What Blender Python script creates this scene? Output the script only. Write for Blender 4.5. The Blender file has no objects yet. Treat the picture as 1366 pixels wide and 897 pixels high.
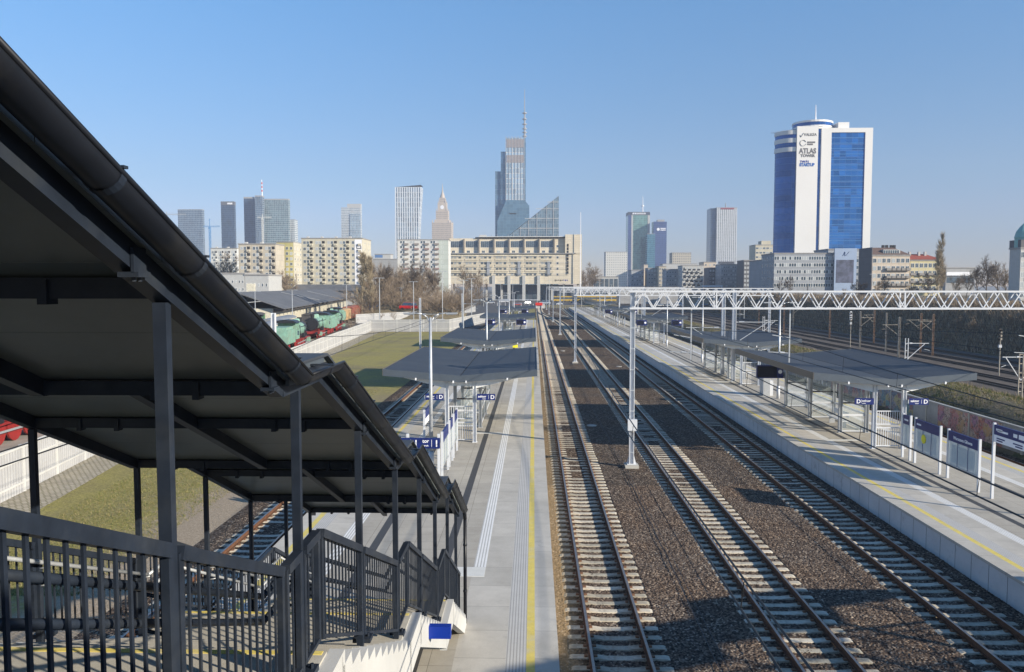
import bpy, math, random
import numpy as np
from mathutils import Vector, Matrix, Euler
R = math.radians
rnd = random.Random(7)
scene = bpy.context.scene
# ---------------------------------------------------------------- camera, sky, sun, exposure
CAMH = 9.4
cam_d = bpy.data.cameras.new("camera"); cam = bpy.data.objects.new("camera", cam_d)
scene.collection.objects.link(cam); scene.camera = cam
cam_d.sensor_width = 36; cam_d.lens = 36 * 1062 / 1366
cam_d.clip_start = 0.1; cam_d.clip_end = 20000
cam.location = (0, 0, CAMH); cam.rotation_euler = (R(90 - 3.583), 0, R(1.564))
SUN_EL, SUN_BACK = 21.0, 30.0            # elevation, degrees behind the +X direction
ce = math.cos(R(SUN_EL))
SD = Vector((ce * math.cos(R(SUN_BACK)), -ce * math.sin(R(SUN_BACK)), math.sin(R(SUN_EL))))
w = bpy.data.worlds.new("World"); scene.world = w; w.use_nodes = True
wn = w.node_tree
sky = wn.nodes.new("ShaderNodeTexSky"); sky.sky_type = 'NISHITA'; sky.sun_disc = False
sky.sun_elevation = R(SUN_EL); sky.sun_rotation = math.atan2(SD.x, SD.y)
sky.air_density = 1.0; sky.dust_density = 0.0; sky.ozone_density = 3.0; sky.altitude = 100
bgn = wn.nodes["Background"]; bgn.inputs[1].default_value = 0.083
skt = wn.nodes.new('ShaderNodeMix'); skt.data_type = 'RGBA'; skt.blend_type = 'MULTIPLY'; skt.inputs[0].default_value = 1; skt.inputs[7].default_value = (.8, .93, 1.16, 1)
tc = wn.nodes.new('ShaderNodeTexCoord'); sz = wn.nodes.new('ShaderNodeSeparateXYZ'); wn.links.new(tc.outputs['Generated'], sz.inputs[0])
er = wn.nodes.new('ShaderNodeValToRGB'); er.color_ramp.elements[0].position = 0.0; er.color_ramp.elements[0].color = (.67, .63, .81, 1); er.color_ramp.elements[1].position = .32; er.color_ramp.elements[1].color = (.77, 1.17, 1.38, 1)
for p_, c_ in ((.04, (.73, .69, .89, 1)), (.085, (.84, .80, .98, 1)), (.124, (.82, .88, 1.02, 1)), (.21, (.79, 1.0, 1.16, 1))): e_ = er.color_ramp.elements.new(p_); e_.color = c_
wn.links.new(sz.outputs[2], er.inputs[0]); wn.links.new(er.outputs[0], skt.inputs[7]); wn.links.new(sky.outputs[0], skt.inputs[6]); wn.links.new(skt.outputs[2], bgn.inputs[0])
sun_d = bpy.data.lights.new("sun", 'SUN'); sun_d.energy = 5.0; sun_d.angle = R(0.53); sun_d.color = (1.0, 0.9, 0.74)
sun = bpy.data.objects.new("sun", sun_d); scene.collection.objects.link(sun)
sun.rotation_euler = SD.to_track_quat('Z', 'Y').to_euler()
vs = scene.view_settings; vs.view_transform = 'Standard'; vs.look = 'None'; vs.exposure = 0.7; vs.gamma = 1; vs.use_curve_mapping = False
scene.cycles.max_bounces = 6; scene.cycles.diffuse_bounces = 3; scene.cycles.transparent_max_bounces = 12
scene.cycles.volume_bounces = 0; scene.cycles.use_denoising = True
HAZE_DENSITY = 0.00023
# ---------------------------------------------------------------- geometry of the view: pixel of the photograph -> point in the place
RC = cam.rotation_euler.to_matrix()
def ray(px, py): return RC @ Vector((px - 683, -(py - 448.5), -1062))
def G(px, py, z=0.0):
    d = ray(px, py); t = (z - CAMH) / d.z; return (d.x * t, d.y * t, z)
def AtY(px, py, Y):
    d = ray(px, py); t = Y / d.y; return (d.x * t, Y, CAMH + d.z * t)
# ---------------------------------------------------------------- helpers
col = scene.collection
def tag(o, label=None, cat=None, group=None, kind=None):
    if label: o['label'] = label
    if cat: o['category'] = cat
    if group: o['group'] = group
    if kind: o['kind'] = kind
    return o
def thing(name, label, cat, loc=(0, 0, 0), rz=0.0, group=None):
    o = bpy.data.objects.new(name, None); col.objects.link(o); o.empty_display_size = .2
    o.location = loc; o.rotation_euler = (0, 0, rz)
    return tag(o, label, cat, group)
def mobj(name, me, parent=None, loc=(0, 0, 0), rot=(0, 0, 0)):
    o = bpy.data.objects.new(name, me); col.objects.link(o)
    if parent: o.parent = parent
    o.location = loc; o.rotation_euler = rot
    return o
def copy_tree(o, parent=None):
    c = o.copy(); col.objects.link(c)
    if parent: c.parent = parent
    for ch in list(o.children): copy_tree(ch, c)
    return c
def dup(o, loc, rz=None, label=None, group=None):
    c = copy_tree(o); c.location = loc
    if rz is not None: c.rotation_euler = (0, 0, rz)
    if label: c['label'] = label
    if group: c['group'] = group
    return c
class MB:
    def __init__(s): s.v = []; s.f = []; s.m = []
    def add(s, vs_, fs, m=0):
        b = len(s.v); s.v += [tuple(p) for p in vs_]
        for f in fs: s.f.append(tuple(b + i for i in f)); s.m.append(m)
        return s
    def box(s, x0, x1, y0, y1, z0, z1, m=0):
        if x0 > x1: x0, x1 = x1, x0
        if y0 > y1: y0, y1 = y1, y0
        if z0 > z1: z0, z1 = z1, z0
        return s.add([(x0,y0,z0),(x1,y0,z0),(x1,y1,z0),(x0,y1,z0),(x0,y0,z1),(x1,y0,z1),(x1,y1,z1),(x0,y1,z1)],
              [(3,2,1,0),(4,5,6,7),(0,1,5,4),(1,2,6,5),(2,3,7,6),(3,0,4,7)], m)
    def quad(s, a, b, c, d, m=0): return s.add([a, b, c, d], [(0,1,2,3)], m)
    def beam(s, p, q, w_, h_, m=0, up=(0,0,1), drop=0.0):
        p = Vector(p); q = Vector(q); d = (q - p).normalized(); u = Vector(up)
        if abs(d.dot(u)) > .99: u = Vector((0, 1, 0))
        sd = d.cross(u).normalized(); u = sd.cross(d).normalized()
        o = u * (-drop)
        vs_ = []
        for e in (p, q):
            for a, b in ((-1,-1),(1,-1),(1,1),(-1,1)): vs_.append(e + o + sd * (a * w_ / 2) + u * (b * h_ / 2))
        return s.add(vs_, [(3,2,1,0),(4,5,6,7),(0,1,5,4),(1,2,6,5),(2,3,7,6),(3,0,4,7)], m)
    def tube(s, p, q, r0, r1=None, n=8, m=0, caps=True, a0=0, a1=2*math.pi, up=(0,0,1)):
        if r1 is None: r1 = r0
        p = Vector(p); q = Vector(q); d = (q - p).normalized(); u = Vector(up)
        if abs(d.dot(u)) > .99: u = Vector((1, 0, 0))
        sd = d.cross(u).normalized(); u = sd.cross(d).normalized()
        full = abs(a1 - a0 - 2 * math.pi) < 1e-4
        k = n if full else n + 1
        vs_ = []
        for e, r in ((p, r0), (q, r1)):
            for i in range(k):
                a = a0 + (a1 - a0) * i / n
                vs_.append(e + sd * (math.cos(a) * r) + u * (math.sin(a) * r))
        fs = [(i, (i + 1) % k, k + (i + 1) % k, k + i) for i in range(n)]
        if caps and full: fs += [tuple(reversed(range(k))), tuple(range(k, 2 * k))]
        return s.add(vs_, fs, m)
    def prism(s, pts, z0, z1, m=0, mt=None):
        n = len(pts)
        s.add([(x, y, z0) for x, y in pts] + [(x, y, z1) for x, y in pts],
              [(i, (i + 1) % n, n + (i + 1) % n, n + i) for i in range(n)], m)
        s.add([(x, y, z1) for x, y in pts], [tuple(range(n))], m if mt is None else mt)
        return s.add([(x, y, z0) for x, y in pts], [tuple(reversed(range(n)))], m)
    def prismY(s, pts, y0, y1, m=0):       # pts (x,z)
        n = len(pts)
        return s.add([(x, y0, z) for x, z in pts] + [(x, y1, z) for x, z in pts],
              [(i, (i + 1) % n, n + (i + 1) % n, n + i) for i in range(n)] + [tuple(reversed(range(n))), tuple(range(n, 2 * n))], m)
    def prismX(s, pts, x0, x1, m=0):       # pts (y,z)
        n = len(pts)
        return s.add([(x0, y, z) for y, z in pts] + [(x1, y, z) for y, z in pts],
              [(i, (i + 1) % n, n + (i + 1) % n, n + i) for i in range(n)] + [tuple(reversed(range(n))), tuple(range(n, 2 * n))], m)
    def lathe(s, prof, c=(0, 0), n=16, m=0, a0=0, a1=2*math.pi):
        full = abs(a1 - a0 - 2 * math.pi) < 1e-4; k = n if full else n + 1; vs_ = []
        for r, z in prof:
            for i in range(k):
                a = a0 + (a1 - a0) * i / n; vs_.append((c[0] + r * math.cos(a), c[1] + r * math.sin(a), z))
        fs = []
        for j in range(len(prof) - 1):
            for i in range(n): fs.append((j*k + i, j*k + (i+1) % k, (j+1)*k + (i+1) % k, (j+1)*k + i))
        if full: fs += [tuple(reversed(range(k))), tuple(range((len(prof)-1)*k, len(prof)*k))]
        return s.add(vs_, fs, m)
    def mesh(s, name, mats, smooth=False):
        me = bpy.data.meshes.new(name); me.from_pydata(s.v, [], s.f)
        if not isinstance(mats, (list, tuple)): mats = [mats]
        for m in mats: me.materials.append(m)
        if len(mats) > 1: me.polygons.foreach_set('material_index', s.m)
        if smooth: me.polygons.foreach_set('use_smooth', [True] * len(me.polygons))
        me.update(); return me
    def build(s, name, mats, parent=None, loc=(0, 0, 0), rot=(0, 0, 0), smooth=False, label=None):
        o = mobj(name, s.mesh(name, mats, smooth), parent, loc, rot)
        if label: o['label'] = label
        return o
def text(body, size, m, parent, loc, rot=(R(90), 0, 0), ext=.004, name="lettering", align='LEFT', sx=1.0, fit=None, bold=.018):
    cu = bpy.data.curves.new(name, 'FONT'); cu.body = body; cu.size = size; cu.extrude = ext; cu.offset = size*bold; cu.align_x = align; cu.resolution_u = 3
    t = bpy.data.objects.new(name, cu); col.objects.link(t)
    dg = bpy.context.evaluated_depsgraph_get(); me = bpy.data.meshes.new_from_object(t.evaluated_get(dg))
    bpy.data.objects.remove(t); me.materials.clear(); me.materials.append(m)
    if fit: xs_ = [v.co.x for v in me.vertices]; sx = fit/(max(xs_)-min(xs_))
    for v in me.vertices: v.co.x *= sx
    return mobj(name, me, parent, loc, rot)
# ---------------------------------------------------------------- materials
MATS = {}
def nmat(name):
    m = bpy.data.materials.new(name); m.use_nodes = True; MATS[name] = m
    nt = m.node_tree; return m, nt, nt.nodes["Principled BSDF"]
def nd(nt, t, **kw):
    n = nt.nodes.new(t)
    for k, v in kw.items(): setattr(n, k, v)
    return n
def setin(n, **kw):
    for k, v in kw.items():
        n.inputs[k.replace('_', ' ')].default_value = v
def ramp(nt, fac, stops, interp='LINEAR'):
    r = nd(nt, 'ShaderNodeValToRGB'); r.color_ramp.interpolation = interp
    e = r.color_ramp.elements
    while len(e) < len(stops): e.new(.5)
    for i, (p, c) in enumerate(stops): e[i].position = p; e[i].color = (c[0], c[1], c[2], 1)
    nt.links.new(fac, r.inputs[0]); return r.outputs[0]
def mixc(nt, fac, a, b, mode='MIX'):
    x = nd(nt, 'ShaderNodeMix', data_type='RGBA', blend_type=mode)
    for i, v in ((0, fac), (6, a), (7, b)):
        if isinstance(v, bpy.types.NodeSocket): nt.links.new(v, x.inputs[i])
        elif i == 0: x.inputs[0].default_value = v
        else: x.inputs[i].default_value = (v[0], v[1], v[2], 1)
    return x.outputs[2]
def mth(nt, op, a, b=0.0, c=None):
    x = nd(nt, 'ShaderNodeMath', operation=op)
    for i, v in enumerate((a, b) if c is None else (a, b, c)):
        if isinstance(v, bpy.types.NodeSocket): nt.links.new(v, x.inputs[i])
        else: x.inputs[i].default_value = v
    return x.outputs[0]
def bumpn(nt, bsdf, h, strength=.3, dist=.02):
    b = nd(nt, 'ShaderNodeBump'); b.inputs['Strength'].default_value = strength; b.inputs['Distance'].default_value = dist
    nt.links.new(h, b.inputs['Height']); nt.links.new(b.outputs[0], bsdf.inputs['Normal'])
def noise(nt, vec, scale, detail=3, rough=.6):
    n = nd(nt, 'ShaderNodeTexNoise'); n.inputs['Scale'].default_value = scale; n.inputs['Detail'].default_value = detail; n.inputs['Roughness'].default_value = rough
    nt.links.new(vec, n.inputs['Vector']); return n.outputs[0]
def coords(nt, kind='Object'):
    return nd(nt, 'ShaderNodeTexCoord').outputs[kind]
def wpos(nt): return nd(nt, 'ShaderNodeNewGeometry').outputs['Position']
def M(name, c, rough=.6, metal=0.0, ns=3.0, na=.12, bump=0.0, bs=40.0, bd=.01, dirt=None, da=.5):
    if name in MATS: return MATS[name]
    m, nt, b = nmat(name); b.inputs['Roughness'].default_value = rough; b.inputs['Metallic'].default_value = metal
    co = coords(nt)
    n1 = noise(nt, co, ns, 5, .65)
    lo = tuple(x * (1 - na) for x in c); hi = tuple(min(1, x * (1 + na)) for x in c)
    cc = ramp(nt, n1, [(.3, lo), (.7, hi)])
    if dirt:
        n2 = noise(nt, co, ns * .37, 6, .7)
        f = ramp(nt, n2, [(.48, (0, 0, 0)), (.72, (da, da, da))])
        cc = mixc(nt, f, cc, dirt)
    nt.links.new(cc, b.inputs['Base Color'])
    if bump: bumpn(nt, b, noise(nt, co, bs, 3), bump, bd)
    return m
def curtain(name, c, mull=(.5, .52, .55), sx=3.0, sz=3.6, tx=.06, tz=.1, var=.35, metal=.55, rough=.12, span=None, blinds=.0):
    """glazed curtain wall: panes of slightly different tone in a grid of mullions and floor bands"""
    m, nt, b = nmat(name); co = coords(nt); s = nd(nt, 'ShaderNodeSeparateXYZ'); nt.links.new(co, s.inputs[0])
    u = mth(nt, 'DIVIDE', mth(nt, 'ADD', s.outputs[0], s.outputs[1]), sx); v = mth(nt, 'DIVIDE', s.outputs[2], sz)
    fu = mth(nt, 'FRACT', u); fv = mth(nt, 'FRACT', v)
    cb = nd(nt, 'ShaderNodeCombineXYZ'); nt.links.new(mth(nt, 'FLOOR', u), cb.inputs[0]); nt.links.new(mth(nt, 'FLOOR', v), cb.inputs[1])
    wnz = nd(nt, 'ShaderNodeTexWhiteNoise'); nt.links.new(cb.outputs[0], wnz.inputs[0])
    lo = tuple(x * (1 - var) for x in c); hi = tuple(min(1, x * (1 + var)) for x in c)
    cc = ramp(nt, wnz.outputs[0], [(0, lo), (1, hi)])
    if blinds:
        cc = mixc(nt, mth(nt, 'GREATER_THAN', wnz.outputs[0], 1 - blinds), cc, (.55, .56, .55))
    if span: cc = mixc(nt, mth(nt, 'LESS_THAN', fv, span[0]), cc, span[1])
    line = mth(nt, 'MAXIMUM', mth(nt, 'LESS_THAN', fu, tx), mth(nt, 'LESS_THAN', fv, tz))
    cc = mixc(nt, line, cc, mull); nt.links.new(cc, b.inputs['Base Color'])
    nt.links.new(mth(nt, 'MULTIPLY', mth(nt, 'SUBTRACT', 1.0, line), metal), b.inputs['Metallic'])
    nt.links.new(mth(nt, 'ADD', mth(nt, 'MULTIPLY', line, .5), rough), b.inputs['Roughness'])
    return m
def glass_mat(name, tint=(.75, .85, .85), alpha=.25, rough=.05):
    m, nt, b = nmat(name); b.inputs['Base Color'].default_value = (*tint, 1); b.inputs['Roughness'].default_value = rough
    b.inputs['Alpha'].default_value = alpha; return m
PAL_BAL = [(0, (.022, .018, .015)), (.3, (.07, .052, .042)), (.6, (.12, .092, .072)), (.85, (.19, .152, .12)), (1, (.4, .34, .27))]
def track_stain(nt, cc, p):
    s = nd(nt, 'ShaderNodeSeparateXYZ'); nt.links.new(p, s.inputs[0]); d = None
    for c in (1.5, 2.98, 6.63, 8.11, 11.76, 13.24):
        q = mth(nt, 'ABSOLUTE', mth(nt, 'SUBTRACT', s.outputs[0], c)); d = q if d is None else mth(nt, 'MINIMUM', d, q)
    n = noise(nt, p, 1.3, 5, .7)
    f = nd(nt, 'ShaderNodeMapRange'); f.inputs[1].default_value = .5; f.inputs[2].default_value = .05; f.inputs[4].default_value = .55; nt.links.new(mth(nt, 'ADD', d, mth(nt, 'MULTIPLY', mth(nt, 'SUBTRACT', n, .5), .5)), f.inputs[0])
    cc = mixc(nt, f.outputs[0], cc, (.5, .36, .25), 'MULTIPLY')
    g = nd(nt, 'ShaderNodeMapRange'); g.inputs[1].default_value = 1.5; g.inputs[2].default_value = .95; g.inputs[4].default_value = .5; nt.links.new(mth(nt, 'ADD', s.outputs[0], mth(nt, 'MULTIPLY', mth(nt, 'SUBTRACT', n, .5), .8)), g.inputs[0])
    h = mth(nt, 'MULTIPLY', g.outputs[0], mth(nt, 'GREATER_THAN', s.outputs[0], 0.0))
    return mixc(nt, h, cc, (.33, .235, .12))
def ballast_mat():
    m, nt, b = nmat("ballast_stone"); p = wpos(nt)
    v = nd(nt, 'ShaderNodeTexVoronoi'); v.inputs['Scale'].default_value = 15; nt.links.new(p, v.inputs['Vector'])
    sx = nd(nt, 'ShaderNodeSeparateColor'); nt.links.new(v.outputs['Color'], sx.inputs[0])
    cc = ramp(nt, sx.outputs[0], PAL_BAL)
    big = noise(nt, p, .35, 4); rust = ramp(nt, big, [(.4, (1, 1, 1)), (.7, (1.12, 1.0, .88))])
    cc = mixc(nt, 1.0, cc, rust, 'MULTIPLY')
    cc = track_stain(nt, cc, p)
    nt.links.new(cc, b.inputs['Base Color']); b.inputs['Roughness'].default_value = .85
    h = mth(nt, 'SUBTRACT', sx.outputs[1], mth(nt, 'MULTIPLY', v.outputs['Distance'], 2.0))
    bumpn(nt, b, h, .9, .05); return m
def ballast_near_mat():
    m, nt, b = nmat("ballast_stone_near"); a = nd(nt, 'ShaderNodeAttribute', attribute_name="stone")
    cc = ramp(nt, a.outputs['Fac'], PAL_BAL); p = wpos(nt)
    big = noise(nt, p, .35, 4); rust = ramp(nt, big, [(.4, (1, 1, 1)), (.7, (1.12, 1.0, .88))])
    cc = mixc(nt, 1.0, cc, rust, 'MULTIPLY'); cc = mixc(nt, .35, cc, ramp(nt, noise(nt, p, 90, 3), [(.3, (.6, .6, .6)), (.7, (1.3, 1.3, 1.3))]), 'MULTIPLY')
    cc = track_stain(nt, cc, p)
    nt.links.new(cc, b.inputs['Base Color']); b.inputs['Roughness'].default_value = .85; return m
def paving(name, c, bw, bh, mort=.012, var=.1, off=.5, mc=None, dirt=.5):
    m, nt, b = nmat(name); p = wpos(nt)
    br = nd(nt, 'ShaderNodeTexBrick'); br.offset = off; nt.links.new(p, br.inputs['Vector'])
    setin(br, Scale=1.0, Mortar_Size=mort, Brick_Width=bw, Row_Height=bh, Mortar_Smooth=.1, Bias=0.0)
    br.inputs['Color1'].default_value = (*[x * (1 - var) for x in c], 1); br.inputs['Color2'].default_value = (*[x * (1 + var) for x in c], 1)
    br.inputs['Mortar'].default_value = (*(mc or [x * .5 for x in c]), 1)
    n = noise(nt, p, .6, 8, .7); cc = mixc(nt, dirt, br.outputs[0], ramp(nt, n, [(.3, (.55, .53, .5)), (.7, (1.15, 1.15, 1.15))]), 'MULTIPLY')
    st = noise(nt, p, .9, 9, .8); cc = mixc(nt, ramp(nt, st, [(.56, (0, 0, 0)), (.66, (.35, .35, .35))]), cc, (.2, .19, .17))
    st2 = noise(nt, p, 4.5, 4, .8); cc = mixc(nt, ramp(nt, st2, [(.66, (0, 0, 0)), (.72, (.4, .4, .4))]), cc, (.22, .2, .18))
    n2 = noise(nt, p, 25, 4, .7); cc = mixc(nt, .25, cc, ramp(nt, n2, [(.3, (.75, .75, .75)), (.7, (1.2, 1.2, 1.2))]), 'MULTIPLY')
    nt.links.new(cc, b.inputs['Base Color']); b.inputs['Roughness'].default_value = .75
    bumpn(nt, b, mth(nt, 'SUBTRACT', noise(nt, p, 60, 2), br.outputs['Fac']), .25, .01); return m
def stripes_mat(name, a, c, period, duty, axis=0, rough=.7):
    m, nt, b = nmat(name); s = nd(nt, 'ShaderNodeSeparateXYZ'); nt.links.new(wpos(nt), s.inputs[0])
    f = mth(nt, 'LESS_THAN', mth(nt, 'FRACT', mth(nt, 'DIVIDE', s.outputs[axis], period)), duty)
    cc = mixc(nt, f, c, a); n = noise(nt, wpos(nt), 2, 6, .7)
    cc = mixc(nt, .3, cc, ramp(nt, n, [(.3, (.7, .7, .7)), (.7, (1.1, 1.1, 1.1))]), 'MULTIPLY')
    nt.links.new(cc, b.inputs['Base Color']); b.inputs['Roughness'].default_value = rough
    bumpn(nt, b, f, .4, .006); return m
def grass_mat():
    m, nt, b = nmat("grass_ground"); p = wpos(nt)
    big = noise(nt, p, .12, 6, .7); fine = noise(nt, p, 9, 6, .75); mid = noise(nt, p, 1.4, 6, .7)
    g = ramp(nt, fine, [(.25, (.1, .09, .02)), (.5, (.25, .22, .055)), (.78, (.44, .39, .13))])
    dry = ramp(nt, fine, [(.25, (.09, .07, .035)), (.55, (.2, .165, .08)), (.8, (.34, .29, .17))])
    c = mixc(nt, ramp(nt, big, [(.42, (0, 0, 0)), (.62, (.75, .75, .75))]), g, dry)
    c = mixc(nt, ramp(nt, mid, [(.55, (0, 0, 0)), (.75, (.75, .75, .75))]), c, dry)
    s = nd(nt, 'ShaderNodeSeparateXYZ'); nt.links.new(p, s.inputs[0])
    # bare sandy soil towards the track (stays put, an actual worn strip)
    e = mth(nt, 'ADD', s.outputs[0], mth(nt, 'MULTIPLY', mth(nt, 'SUBTRACT', mid, .5), 6.0))
    sf = nd(nt, 'ShaderNodeMapRange'); sf.inputs[1].default_value = -16.5; sf.inputs[2].default_value = -14.6; nt.links.new(e, sf.inputs[0])
    nf = nd(nt, 'ShaderNodeMapRange'); nf.inputs[1].default_value = 75; nf.inputs[2].default_value = 45; nt.links.new(s.outputs[1], nf.inputs[0])
    sand = ramp(nt, noise(nt, p, 14, 5), [(.3, (.2, .155, .1)), (.7, (.4, .33, .25))])
    c = mixc(nt, mth(nt, 'MULTIPLY', sf.outputs[0], nf.outputs[0]), c, sand)
    nt.links.new(c, b.inputs['Base Color']); b.inputs['Roughness'].default_value = .95
    bumpn(nt, b, fine, .8, .06); return m
def scrub_ground():
    m, nt, b = nmat("scrub_soil"); p = wpos(nt)
    c = ramp(nt, noise(nt, p, .9, 8, .75), [(.3, (.09, .075, .05)), (.5, (.19, .155, .1)), (.62, (.075, .085, .03)), (.8, (.16, .13, .085))])
    nt.links.new(c, b.inputs['Base Color']); b.inputs['Roughness'].default_value = .95
    bumpn(nt, b, noise(nt, p, 3, 6), .9, .4); return m
m_white = M("white_painted_steel", (.58, .6, .63), .4, 0, 6, .04)
m_galv = M("galvanised_steel", (.46, .48, .5), .45, .5, 8, .12)
m_anth = M("anthracite_paint", (.016, .022, .034), .42, .0, 5, .25, dirt=(.045, .05, .056), da=.55)
m_gut = M("gutter_metal", (.009, .011, .016), .4, .0, 4, .2, dirt=(.035, .033, .028), da=.6)  # kept near black so the colour stands in for shade on the gutter
m_soffit = M("sandwich_panel", (.125, .142, .138), .38, 0, 1.2, .12, dirt=(.075, .075, .062), da=.6)
m_roofm = M("grey_roof_sheet", (.045, .052, .064), .6, .0, .8, .15, dirt=(.07, .075, .08), da=.5)
m_fasc = M("grey_fascia", (.085, .105, .13), .45, .2, 2, .08)
m_warmfascia = M("bronze_fascia", (.12, .105, .09), .4, .2, 2, .08)
m_sof2 = M("white_soffit", (.7, .71, .7), .6, 0, 2, .05)
m_blue = M("sign_blue", (.008, .02, .13), .4, 0, 2, .05)
m_brblue = M("bright_blue", (.005, .03, .28), .4, 0, 2, .05)
m_letter = M("white_lettering", (.85, .85, .87), .5, 0, 2, .02)
m_black = M("black_lettering", (.02, .02, .025), .5, 0, 2, .02)
m_conc = M("pale_concrete", (.4, .39, .36), .8, 0, 1.2, .12, .3, 60, .01, (.3, .29, .26), .4)
m_whitec = M("white_rendered_concrete", (.46, .46, .445), .75, 0, 1.0, .08, .2, 50, .01, (.5, .49, .45), .3)
m_stair = M("stair_concrete", (.4, .375, .32), .85, 0, 4, .15, .3, 70, .01, (.28, .25, .2), .4)
m_sleeper = M("sleeper_concrete", (.52, .475, .39), .85, 0, 9, .2, .5, 60, .01, (.2, .16, .12), .6)
m_rust = M("rusty_rail_steel", (.13, .062, .034), .75, .2, 6, .35, .2, 60, .005)
m_railtop = M("worn_rail_head", (.3, .26, .23), .35, .8, 6, .15)
m_darkrail = M("dark_rail_steel", (.05, .035, .028), .6, .3, 6, .3)
m_rustmast = M("rusty_mast_steel", (.32, .2, .12), .8, .1, 1.4, .45, dirt=(.42, .4, .37), da=.8)
m_oldconc = M("old_mast_concrete", (.36, .33, .28), .85, 0, 2, .3, dirt=(.2, .1, .06), da=.6)
m_yellow = M("yellow_paint", (.62, .5, .12), .75, 0, 5, .1, dirt=(.5, .45, .3), da=.8)
m_yel2 = M("bright_yellow", (.8, .72, .02), .45)
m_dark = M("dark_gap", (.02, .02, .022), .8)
m_wire = M("wire_copper", (.03, .03, .03), .5, .4)
m_drain = stripes_mat("drain_grate", (.035, .035, .037), (.09, .09, .092), .04, .6, 1)
m_winglass = M("window_glass", (.1, .14, .18), .1, .35, .25, .5)
m_winlight = M("window_blind", (.42, .45, .46), .3, 0, .3, .3)
m_winframe = M("window_frame_white", (.72, .72, .7), .6)
m_asphalt = M("asphalt", (.075, .075, .078), .9, 0, 2, .2, .2, 80, .01)
m_glass = glass_mat("clear_glass", (.72, .82, .82), .09)
m_glassb = glass_mat("board_glass", (.55, .62, .64), .72, .15)
m_bal = ballast_mat(); m_baln = ballast_near_mat(); m_grass = grass_mat(); m_scrub = scrub_ground()

for m_, v_ in ((m_anth, .22), (m_gut, .3), (m_bal, .15), (m_baln, .15), (m_roofm, .3), (m_soffit, .35)):
    m_.node_tree.nodes["Principled BSDF"].inputs['Specular IOR Level'].default_value = v_
# ---------------------------------------------------------------- terrain, platforms, tracks
def sheet(name, x0, x1, y0, y1, z, m, sx=1, sy=1, kind='structure'):
    b = MB()
    for i in range(sx):
        for j in range(sy):
            a, c = x0 + (x1-x0)*i/sx, x0 + (x1-x0)*(i+1)/sx; d, e = y0 + (y1-y0)*j/sy, y0 + (y1-y0)*(j+1)/sy
            b.quad((a, d, z), (c, d, z), (c, e, z), (a, e, z))
    o = b.build(name, m); tag(o, kind=kind); return o
GZ = -.3
# cross section of the ground: station level, low bank behind the noise wall, the sunken yard, the street plateau
YEND = 640
prof = [(-6000, GZ), (-400, GZ), (-60, GZ), (-13, GZ), (27.2, GZ), (27.9, .3), (30.5, 1.75), (33.5, 1.7), (39, 0), (44, -2.2), (51, -4.5), (72, -4.6), (93, -4.6), (97, -2.2), (103, 2.5), (107, 4.3), (140, 4.6), (6000, 4.6)]
def terrain():
    b = MB(); ys = [-60] + [-20 + 6*i for i in range(0, 26)] + [150 + 20*i for i in range(25)] + [YEND]
    import bisect
    xs = []
    for (xa, za), (xb, zb) in zip(prof, prof[1:]):
        n = 1 if xb - xa > 300 else max(1, int((xb - xa) / (2.2 if xa >= 27 and xa < 108 else 12)))
        for i in range(n): xs.append((xa + (xb-xa)*i/n, za + (zb-za)*i/n))
    xs.append(prof[-1])
    rr = random.Random(3); V = []
    for y in ys:
        for x, z in xs:
            dz = 0
            if 28 < x < 50: dz = rr.uniform(-.22, .22)
            if 94 < x < 108: dz = rr.uniform(-.5, .5)
            V.append((x, y, z + dz))
    n = len(xs); F = []; mi = []
    for j in range(len(ys) - 1):
        for i in range(n - 1):
            F.append((j*n+i, j*n+i+1, (j+1)*n+i+1, (j+1)*n+i)); xm = (xs[i][0] + xs[i+1][0]) / 2
            mi.append(1 if xm > 27 else 0)
    b.v = V; b.f = F; b.m = mi
    o = b.build("ground", [m_grass, m_scrub], smooth=True); tag(o, kind='structure')
    # far city ground beyond the yard
    b = MB(); b.quad((-9000, YEND, GZ - .002), (27, YEND, GZ - .002), (27, 14000, GZ - .002), (-9000, 14000, GZ - .002))
    b.quad((27, YEND, .5), (9000, YEND, 4.6), (9000, 14000, 4.6), (27, 14000, .5)); b.quad((27, YEND, -6), (140, YEND, -6), (140, YEND, 3), (27, YEND, .5))
    tag(b.build("city_ground", M("city_ground", (.16, .155, .14), .9, 0, .02, .4)), kind='structure')
terrain()
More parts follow.
